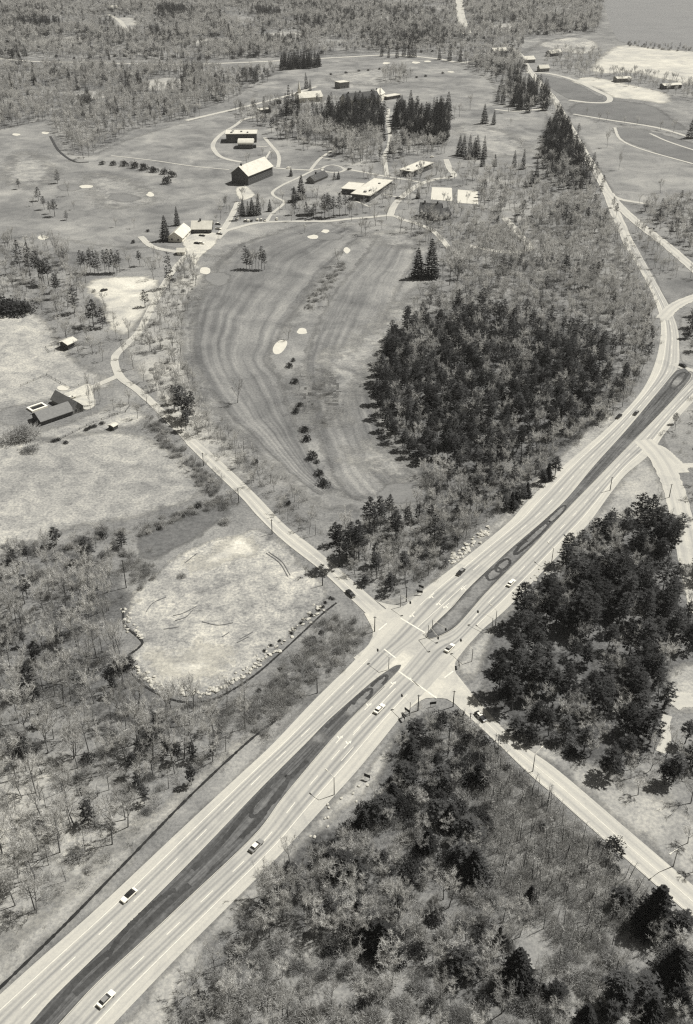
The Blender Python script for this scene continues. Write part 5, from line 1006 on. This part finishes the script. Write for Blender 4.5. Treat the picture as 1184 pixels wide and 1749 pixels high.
scatter([(925, 268), (935, 228), (952, 205), (968, 225), (985, 262), (1000, 292), (975, 292), (950, 285)], 6.0, [('spruce_tree', .38, 12, 24, 1.1), ('pine_tree', .32, 11, 19, 1.1), ('bare_tree', .2, 9, 14)], 'in the dark belt left of the country road')
scatter([(945, 330), (930, 300), (960, 288), (1000, 295), (1025, 325), (990, 335)], 6, [('bare_tree', .4, 8, 12), ('pine_tree', .4, 9, 14)], 'at the lower end of the dark belt', brush=.5)
lone('pine_tree', [(1012, 290, 30, .9), (1018, 300, 24), (1030, 318, 20), (1052, 372, 26, 1.1), (1048, 355, 20), (1026, 332, 22)], 'along the country road above the fork')
scatter([(846, 178), (858, 150), (880, 140), (930, 165), (945, 190), (900, 196), (870, 180)], 8, [('spruce_tree', .40, 18, 25), ('bare_tree', .45, 12, 16)], 'beyond the field where the country road bends')
lone('spruce_tree', [(827, 211, 34, 1.2), (843, 213, 26, 1.2)], 'paired on the field left of the dark belt')
lone('spruce_tree', [(652, 97, 26), (664, 99, 22), (678, 99, 24), (690, 96, 26), (698, 97, 26), (703, 98, 28), (709, 98, 26), (751, 102, 22), (768, 104, 28), (786, 106, 26)], 'in the row along the far road', wide=.9)
scatter([(478, 112), (545, 108), (548, 117), (480, 121)], 7, [('spruce_tree', .9, 14, 22)], 'in the dark patch below the far road')
scatter([(470, 240), (500, 225), (560, 220), (580, 232), (650, 238), (655, 275), (620, 280), (570, 262), (545, 250), (500, 240)], 7.0, [('bare_tree', .78, 12, 18, 1.15), ('pine_tree', .12, 10, 15)], 'in the grove between mansion and oval drive', brush=.3)
lone('pine_tree', [(474, 235, 36, .8), (488, 236, 34, .9), (500, 235, 34), (510, 234, 30, .9), (520, 236, 30), (464, 228, 26), (585, 262, 26, 1.8), (575, 266, 22, 1.6)], 'along the upper edge of the round lawn')
scatter([(665, 238), (760, 245), (760, 268), (700, 268), (668, 280)], 7, [('bare_tree', .7, 10, 16), ('pine_tree', .12, 10, 14)], 'behind the pale flat roofed hall')
scatter([(375, 228), (400, 208), (440, 192), (470, 188), (480, 205), (450, 220), (420, 216), (395, 222)], 8.5, [('bare_tree', .65, 8, 13, .8)], 'behind the long two storey block')
scatter([(770, 300), (800, 282), (860, 290), (900, 298), (915, 312), (860, 305)], 9, [('bare_tree', .75, 8, 13)], 'in the row above the right tennis court')
lone('bare_tree', [(700, 338, 36, .8), (715, 312, 24), (665, 352, 30), (720, 330, 20), (640, 372, 34), (730, 320, 22), (692, 300, 24), (720, 300, 30), (738, 303, 28), (752, 306, 26)], 'by the drive left of the tennis courts')
scatter([(652, 132), (672, 128), (702, 132), (698, 144), (660, 142)], 9, [('bare_tree', .9, 13, 18)], 'in the round clump on the far fairway')
lone('evergreen_bush', [(x, y, 4, 1.2) for x, y in [(565, 128), (591, 125), (613, 122), (629, 121), (648, 119), (712, 133), (727, 131), (756, 126)]], 'dotted along the far fairway')
lone('bare_tree', [(803, 187, 26), (776, 205, 26, .7), (785, 200, 24), (868, 192, 34, 1.1)], 'on the field below the far clubhouse grove')
lone('bare_tree', [(1023, 208, 16), (1036, 206, 20), (1066, 212, 14), (1088, 214, 16), (1128, 222, 18), (1150, 226, 24), (1002, 196, 14)], 'along the straight lane on the right fields')
lone('bare_tree', [(1037, 252, 32, .8, 'bare tree standing in the field right of the country road'), (1057, 290, 34, .6, 'narrow columnar tree in the field right of the country road'), (1128, 330, 26, 1.2, 'spreading bare tree at the edge of the right hand wood'), (1092, 348, 22, .8, 'bare tree beside the short driveway on the right')], '')
scatter([(1095, 372), (1110, 348), (1184, 340), (1270, 350), (1270, 470), (1184, 440), (1140, 405)], 6, [('bare_tree', .6, 8, 12), ('pine_tree', .22, 8, 12)], 'in the small wood inside the right fork', brush=1)
scatter([(1070, 385), (1100, 400), (1150, 440), (1200, 480), (1120, 478), (1098, 440)], 7, [('bare_tree', .7, 9, 13, .7)], 'between the two arms of the fork', brush=.5)
lone('pine_tree', [(1180, 560, 36, 1.2), (1170, 578, 24, 1.3), (1184, 600, 30, 1.3), (1190, 540, 40)], 'at the right edge beside the fork road')
scatter([(1170, 540), (1270, 510), (1270, 620), (1184, 610)], 7, [('bare_tree', .5, 6, 10), ('pine_tree', .3, 8, 12)], 'right of the fork road', brush=1)
scatter([(1140, 725), (1184, 690), (1270, 610), (1270, 790), (1165, 775)], 9, [('bare_tree', .35, 6, 9), ('shrub', .2, 1.5, 3), ('pine_tree', .1, 6, 9)], 'right of the highway above the small road', brush=2)
scatter([(1175, 820), (1270, 800), (1270, 930), (1190, 920)], 8, [('bare_tree', .6, 7, 11), ('pine_tree', .2, 8, 12)], 'right of the small road', brush=2)
lone('bare_tree', [(1120, 878, 50, .7, 'thin dark bare tree by the small road at the right')], '')
lone('bare_tree', [(300, 705, 44), (283, 690, 40), (268, 668, 36), (246, 652, 40, .9), (228, 630, 38), (212, 612, 34, .8), (256, 600, 36), (300, 660, 42), (338, 742, 46), (352, 735, 40), (310, 735, 30)], 'beside the lane past the top of the straight side road')
scatter([(395, 270), (430, 255), (475, 262), (470, 285), (440, 282), (400, 285)], 16, [('bare_tree', .5, 7, 11)], 'on the lawn above the great barn')
scatter([(480, 248), (560, 250), (600, 262), (640, 285), (600, 284), (540, 262)], 11, [('bare_tree', .6, 9, 14), ('pine_tree', .12, 8, 12)], 'round the edge of the round lawn')
scatter([(485, 322), (575, 312), (590, 345), (530, 362), (495, 350)], 17, [('bare_tree', .55, 7, 11), ('shrub', .2, 1.5, 2.5)], 'on the lawn inside the curved drive')
scatter([(640, 345), (690, 330), (720, 345), (700, 372), (650, 368)], 13, [('bare_tree', .6, 8, 12)], 'on the lawn between classrooms and steep roofed house')
scatter([(330, 395), (380, 370), (400, 345), (412, 352), (398, 380)], 10, [('bare_tree', .35, 6, 10), ('shrub', .35, 1.2, 2.4)], 'along the drive above the clubhouse yard')
scatter([(495, 172), (520, 180), (580, 172), (575, 205), (500, 212)], 10, [('bare_tree', .6, 9, 13), ('pine_tree', .15, 9, 13)], 'in front of the chapel')
scatter([(770, 190), (850, 200), (920, 240), (915, 290), (850, 275), (780, 235)], 55, [('bare_tree', .7, 7, 11)], 'on the open field left of the dark belt')
scatter([(600, 300), (700, 292), (760, 300), (940, 330), (930, 360), (860, 368), (780, 352), (700, 350), (640, 330)], 11, [('bare_tree', .66, 8, 14), ('spruce_tree', .06, 6, 10)], 'spread over the slope round the tennis courts')
scatter([(790, 300), (850, 300), (915, 320), (960, 345), (1000, 335), (1010, 350), (940, 372), (870, 378), (800, 340)], 8, [('bare_tree', .7, 8, 13), ('pine_tree', .08, 8, 13)], 'on the slope above the grey wood')
scatter([(625, 300), (690, 312), (672, 345), (640, 365), (600, 372), (610, 350)], 10, [('bare_tree', .6, 8, 13)], 'round the flat roofed classrooms')
scatter([(395, 190), (470, 175), (560, 200), (560, 225), (480, 232), (440, 215)], 9, [('bare_tree', .55, 9, 15), ('pine_tree', .25, 9, 16)], 'on the rise between chapel and long block')
scatter([(380, 345), (470, 330), (560, 350), (560, 374), (440, 378), (400, 385)], 11, [('bare_tree', .6, 8, 13), ('pine_tree', .16, 8, 14)], 'along the campus drive above the fairways')
scatter([(560, 384), (640, 378), (720, 395), (700, 415), (600, 405)], 16, [('bare_tree', .5, 7, 11)], 'on the grass just below the campus drive')
scatter([(910, 290), (935, 220), (958, 196), (985, 240), (1010, 290), (1020, 315), (960, 320)], 7, [('bare_tree', .6, 9, 15), ('pine_tree', .28, 10, 17)], 'mixed into the dark belt by the country road')
scatter([(870, 90), (960, 185), (1000, 250), (1030, 305), (1045, 320), (1035, 325), (990, 262), (950, 195), (890, 120)], 7, [('bare_tree', .5, 8, 14), ('pine_tree', .3, 8, 15)], 'lining the country road')
scatter([(60, 440), (130, 430), (330, 435), (330, 450), (260, 470), (130, 475)], 12, [('bare_tree', .55, 7, 11), ('pine_tree', .08, 8, 12)], 'along the lower edge of the left golf course')
scatter([(230, 905), (420, 900), (540, 990), (540, 1040), (400, 1160), (260, 1150), (215, 1050)], 9, [('shrub', .10, .5, 1.1)], 'on the bare yard')
# --- the far forests
scatter([(-90, 112), (100, 116), (330, 120), (430, 122), (425, 150), (400, 172), (330, 192), (345, 200), (220, 225), (205, 240), (150, 265), (120, 250), (95, 228), (90, 205), (40, 215), (-90, 245)], 7.2, [('bare_tree', .84, 9, 16), ('pine_tree', .08, 9, 15), ('spruce_tree', .01, 14, 20)], 'in the forest above the left golf course', gap=.08, gsize=80, vary=.3)
lone('spruce_tree', [(220, 138, 24), (248, 126, 20), (153, 112, 18), (300, 122, 16), (60, 140, 18)], 'in the forest above the left golf course')
lone('bare_tree', [(143, 272, 40, 1.0), (135, 262, 40), (152, 268, 36), (125, 255, 36), (160, 262, 34)], 'at the tip of the forest on the golf course')
scatter([(420, 125), (470, 118), (470, 128), (430, 145)], 9, [('bare_tree', .7, 10, 14), ('pine_tree', .15, 10, 14)], 'above the far chapel')
scatter([(-90, 108), (40, 100), (330, 105), (600, 92), (690, 89), (760, 95), (800, 112), (870, 130), (900, 120), (885, 96), (900, 64), (1020, 55), (1030, 10), (1028, -66), (-90, -66)], 7.8, [('bare_tree', .78, 8, 15, 1.2), ('pine_tree', .10, 9, 15, 1.1), ('spruce_tree', .02, 12, 19), ('evergreen_bush', .05, 3, 6)], 'in the forest along the horizon', gap=.16, gsize=190, vary=.4)
scatter([(840, 140), (800, 118), (830, 100), (880, 96), (905, 120), (880, 142)], 9, [('bare_tree', .7, 11, 16), ('pine_tree', .2, 12, 16)], 'round the far farm clearing')
scatter([(930, 120), (935, 95), (960, 85), (1010, 90), (1040, 88), (1018, 112), (1022, 126), (1085, 126), (1184, 140), (1270, 150), (1270, 185), (1184, 175), (1140, 160), (1060, 145), (985, 132)], 10, [('bare_tree', .72, 9, 14)], 'between oval lane and pale meadow')
scatter([(1070, 72), (1130, 79), (1270, 88), (1270, 95), (1120, 85), (1068, 78)], 9, [('shrub', .5, 3, 5), ('bare_tree', .35, 6, 9), ('pine_tree', .1, 6, 9)], 'along the lake shore')
for cx, cy, rx, ry, m in [(float(rng0.uniform(-20, 1000)), float(rng0.uniform(4, 90)), float(rng0.uniform(14, 45)), float(rng0.uniform(3, 7)), float(rng0.uniform(.4, .95))) for _ in range(26)]+[(float(rng0.uniform(-20, 380)), float(rng0.uniform(118, 190)), float(rng0.uniform(10, 30)), float(rng0.uniform(4, 8)), float(rng0.uniform(.3, .8))) for _ in range(7)]+[(265, 60, 10, 4, .9), (40, 50, 50, 10, .5), (560, 42, 60, 8, .6), (20, 105, 30, 8, .6), (230, 150, 26, 10, .7), (430, 140, 30, 10, .5), (320, 140, 16, 8, .7), (500, 60, 60, 12, .25), (300, 30, 40, 10, .35), (700, 50, 60, 12, .3), (870, 40, 60, 12, .25), (180, 70, 60, 10, .2)]:
    scatter([(cx+rx*math.cos(6.283*k/10), cy+ry*math.sin(6.283*k/10)) for k in range(10)], 10, [('pine_tree', m*.8, 12, 17, 1.2), ('spruce_tree', m*.2, 14, 20)], 'in the dark patches of the far forest')

# ------------------------------------------------------------------ build them: the 300 largest of a kind one by one, the others as one mass
STN = {'bare_tree': 'distant_bare_forest', 'pine_tree': 'distant_pine_forest', 'spruce_tree': 'distant_spruce_forest', 'shrub': 'shrubbery', 'evergreen_bush': 'evergreen_undergrowth', 'sapling': 'sapling_undergrowth', 'brush': 'brush_undergrowth'}
def mass(kind, rows):
    """rows: x, y, scale, widescale, rot, pattern"""
    me = bpy.data.meshes.new(STN[kind]); n = len(rows); a = np.array(rows)
    co = np.c_[a[:, 0], a[:, 1], np.zeros(n)].astype(np.float32); me.vertices.add(n); me.vertices.foreach_set('co', co.ravel())
    at = me.attributes.new('size', 'FLOAT_VECTOR', 'POINT'); at.data.foreach_set('vector', np.c_[a[:, 3], a[:, 3], a[:, 2]].astype(np.float32).ravel())
    at = me.attributes.new('turn', 'FLOAT_VECTOR', 'POINT'); at.data.foreach_set('vector', np.c_[rng.normal(0, .04, n), rng.normal(0, .04, n), a[:, 4]].astype(np.float32).ravel())
    at = me.attributes.new('pattern', 'INT', 'POINT'); at.data.foreach_set('value', a[:, 5].astype(np.int32))
    o = link(STN[kind], me); o['kind'] = 'stuff'
    ng = bpy.data.node_groups.new(STN[kind], 'GeometryNodeTree'); ng.interface.new_socket('Geometry', in_out='INPUT', socket_type='NodeSocketGeometry'); ng.interface.new_socket('Geometry', in_out='OUTPUT', socket_type='NodeSocketGeometry')
    N = ng.nodes.new; gi = N('NodeGroupInput'); go = N('NodeGroupOutput'); ip = N('GeometryNodeInstanceOnPoints'); ci = N('GeometryNodeCollectionInfo')
    ci.inputs['Collection'].default_value = STUFFCOL[kind]; ci.inputs['Separate Children'].default_value = True; ci.inputs['Reset Children'].default_value = True
    ip.inputs['Pick Instance'].default_value = True
    def attr(nm, ty): x = N('GeometryNodeInputNamedAttribute'); x.data_type = ty; x.inputs['Name'].default_value = nm; return x.outputs['Attribute']
    l = ng.links.new; l(gi.outputs[0], ip.inputs['Points']); l(ci.outputs[0], ip.inputs['Instance']); l(attr('pattern', 'INT'), ip.inputs['Instance Index']); l(attr('size', 'FLOAT_VECTOR'), ip.inputs['Scale'])
    er = N('FunctionNodeEulerToRotation'); l(attr('turn', 'FLOAT_VECTOR'), er.inputs[0]); l(er.outputs[0], ip.inputs['Rotation']); l(ip.outputs[0], go.inputs[0])
    md = o.modifiers.new('scatter', 'NODES'); md.node_group = ng
CAP = 295
NEAR = {'in the wood left of the long ditch': [(250, 1400, 'beside the ditch'), (320, 1245, 'below the rock bank'), (60, 1560, 'at its lower end'), (20, 1150, 'towards the left edge'), (130, 1030, 'at its upper end'), (130, 1300, 'in its middle'), (30, 1380, 'far left of the ditch'), (200, 1180, 'left of the rock bank')],
 'in the dark wood right of the junction': [(840, 1180, 'by the side road'), (880, 1080, 'by the highway'), (1050, 920, 'at its upper end'), (1120, 1080, 'towards the right edge'), (1000, 1250, 'at its lower edge'), (980, 1120, 'in its middle'), (1100, 980, 'by the small road')],
 'in the thicket at the bottom edge': [(400, 1650, 'beside the highway verge'), (560, 1720, 'well left of the middle'), (700, 1700, 'left of the middle'), (820, 1700, 'in the middle'), (960, 1700, 'right of the middle'), (1140, 1680, 'towards the right corner'), (850, 1560, 'at its upper edge'), (680, 1590, 'under the rise')],
 'in the dense scrub below the junction': [(740, 1250, 'next to the junction'), (640, 1390, 'beside the verge'), (790, 1340, 'towards the saplings'), (700, 1420, 'in its middle'), (800, 1480, 'at its lower end'), (560, 1490, 'at its left tip')],
 'in the sapling stand below the side road': [(840, 1300, 'at its upper end'), (950, 1400, 'along the road'), (1050, 1500, 'towards the lower road'), (860, 1450, 'in its middle'), (960, 1590, 'at its lower edge')],
 'on the slope between the central wood and the highway': [(800, 900, 'by the highway'), (1000, 730, 'at the far curve'), (640, 960, 'above the junction'), (760, 850, 'under the central wood')],
 'in the brush between dirt yard and highway': [(580, 1090, 'at the road corner'), (510, 1140, 'in its middle'), (430, 1220, 'at its lower end')],
 'in the central dark wood beside the fairway': [(660, 680, 'at the fairway edge'), (800, 560, 'at its upper edge'), (980, 640, 'towards the highway'), (820, 780, 'at its lower edge'), (820, 670, 'in its middle')],
 'in the bottom thicket': [(560, 1720, 'at its left'), (700, 1700, 'left of the middle'), (820, 1720, 'in the middle'), (960, 1660, 'right of the middle'), (760, 1580, 'at its upper edge')],
 'on the rise above the bottom thicket': [(470, 1560, 'at the left'), (580, 1560, 'in the middle'), (680, 1540, 'at the right')]}
def refine(lb, kind, x, y, h):
    for k, v in NEAR.items():
        if lb.endswith(k):
            px, py = P(x, y); t = min(v, key=lambda q: (q[0]-px)**2+(q[1]-py)**2)[2]; lo_, hi_ = {'bare_tree': (10, 13), 'pine_tree': (10, 14), 'shrub': (2.6, 4), 'evergreen_bush': (2.6, 3.8), 'sapling': (6.3, 7.6), 'spruce_tree': (7, 10)}[kind]
            base = lb.replace('leafless grey tree', 'leafless tree').replace('twiggy grey shrub', 'twiggy shrub').replace('thin leafless sapling', 'leafless sapling').replace('dark ', '', 1)
            l2 = ('small ' if h < lo_ else 'tall ' if h > hi_ else 'medium ')+base+' '+t
            return l2 if len(l2.split()) <= 16 else lb
    return lb
for kind, lst in PL.items():
    sc_ = []
    for it in lst:
        x, y, h = it[0], it[1], it[2]; px, py = P(x, y); inf = (-4 < px < 1188) and (4 < py < 1752)
        sc_.append((1e6 if it[6] else 0)*inf + (h*spx(float(py)) if inf else -1))
    order = np.argsort(-np.array(sc_)); rest = []
    nm = NOMH[kind]; pr = PROTO[kind]
    for rank, i in enumerate(order):
        x, y, h, wd_, lb, gp, ln = lst[i]; s = h/nm; k = int(rng.randint(len(pr))); rz = rng.uniform(0, 6.283); w = wd_*s*(1.15 if kind in ('shrub', 'evergreen_bush') else 1)
        if kind in ('bare_tree', 'pine_tree', 'spruce_tree'): w = wd_*(s**.8)*(1 if kind != 'bare_tree' else 1.0)
        if rank < CAP and sc_[i] > 0:
            if kind in MT:
                o = link(kind, None, None, (x, y, 0)); o.scale = (w, w, s); o.rotation_euler = (rng.normal(0, .02), rng.normal(0, .02), rz)
                link('trunk', pr[k][0], o); link('crown', pr[k][1], o)
            else:
                o = link(kind, pr[k], None, (x, y, 0)); o.scale = (w, w, s); o.rotation_euler = (0, 0, rz)
            tag(o, lb if ln and not lb.startswith(KW[kind][0]) else refine(lb, kind, x, y, h), {'bare_tree': 'tree', 'pine_tree': 'pine tree', 'spruce_tree': 'spruce tree', 'shrub': 'shrub', 'evergreen_bush': 'bush', 'sapling': 'sapling'}[kind], gp)
        else: rest.append((x, y, s, w, rz, k))
    if rest: mass(kind, rest)
    print('PLANTS', kind, len(lst), 'rest', len(rest))
mass('brush', [(x, y, s, s, rng.uniform(0, 6.28), rng.randint(4)) for (x, y) in BR for s in (rng.uniform(.5, 1.3),)])
print('BRUSH', len(BR), 'OBJECTS', len(bpy.data.objects))

# ------------------------------------------------------------------ the air
mb = MB(); mb.box(-7100, -700, -1.0, 7100, 14100, 236.0); hz = NT('haze'); pv = hz.n('ShaderNodeVolumePrincipled'); pv.inputs['Color'].default_value = (.97, .95, .90, 1); pv.inputs['Density'].default_value = HAZE; pv.inputs['Anisotropy'].default_value = 0.3
hz.l(pv.outputs[0], hz.out.inputs['Volume']); M['haze'] = hz.m; o = mb.build('haze', 'haze'); o['kind'] = 'stuff'
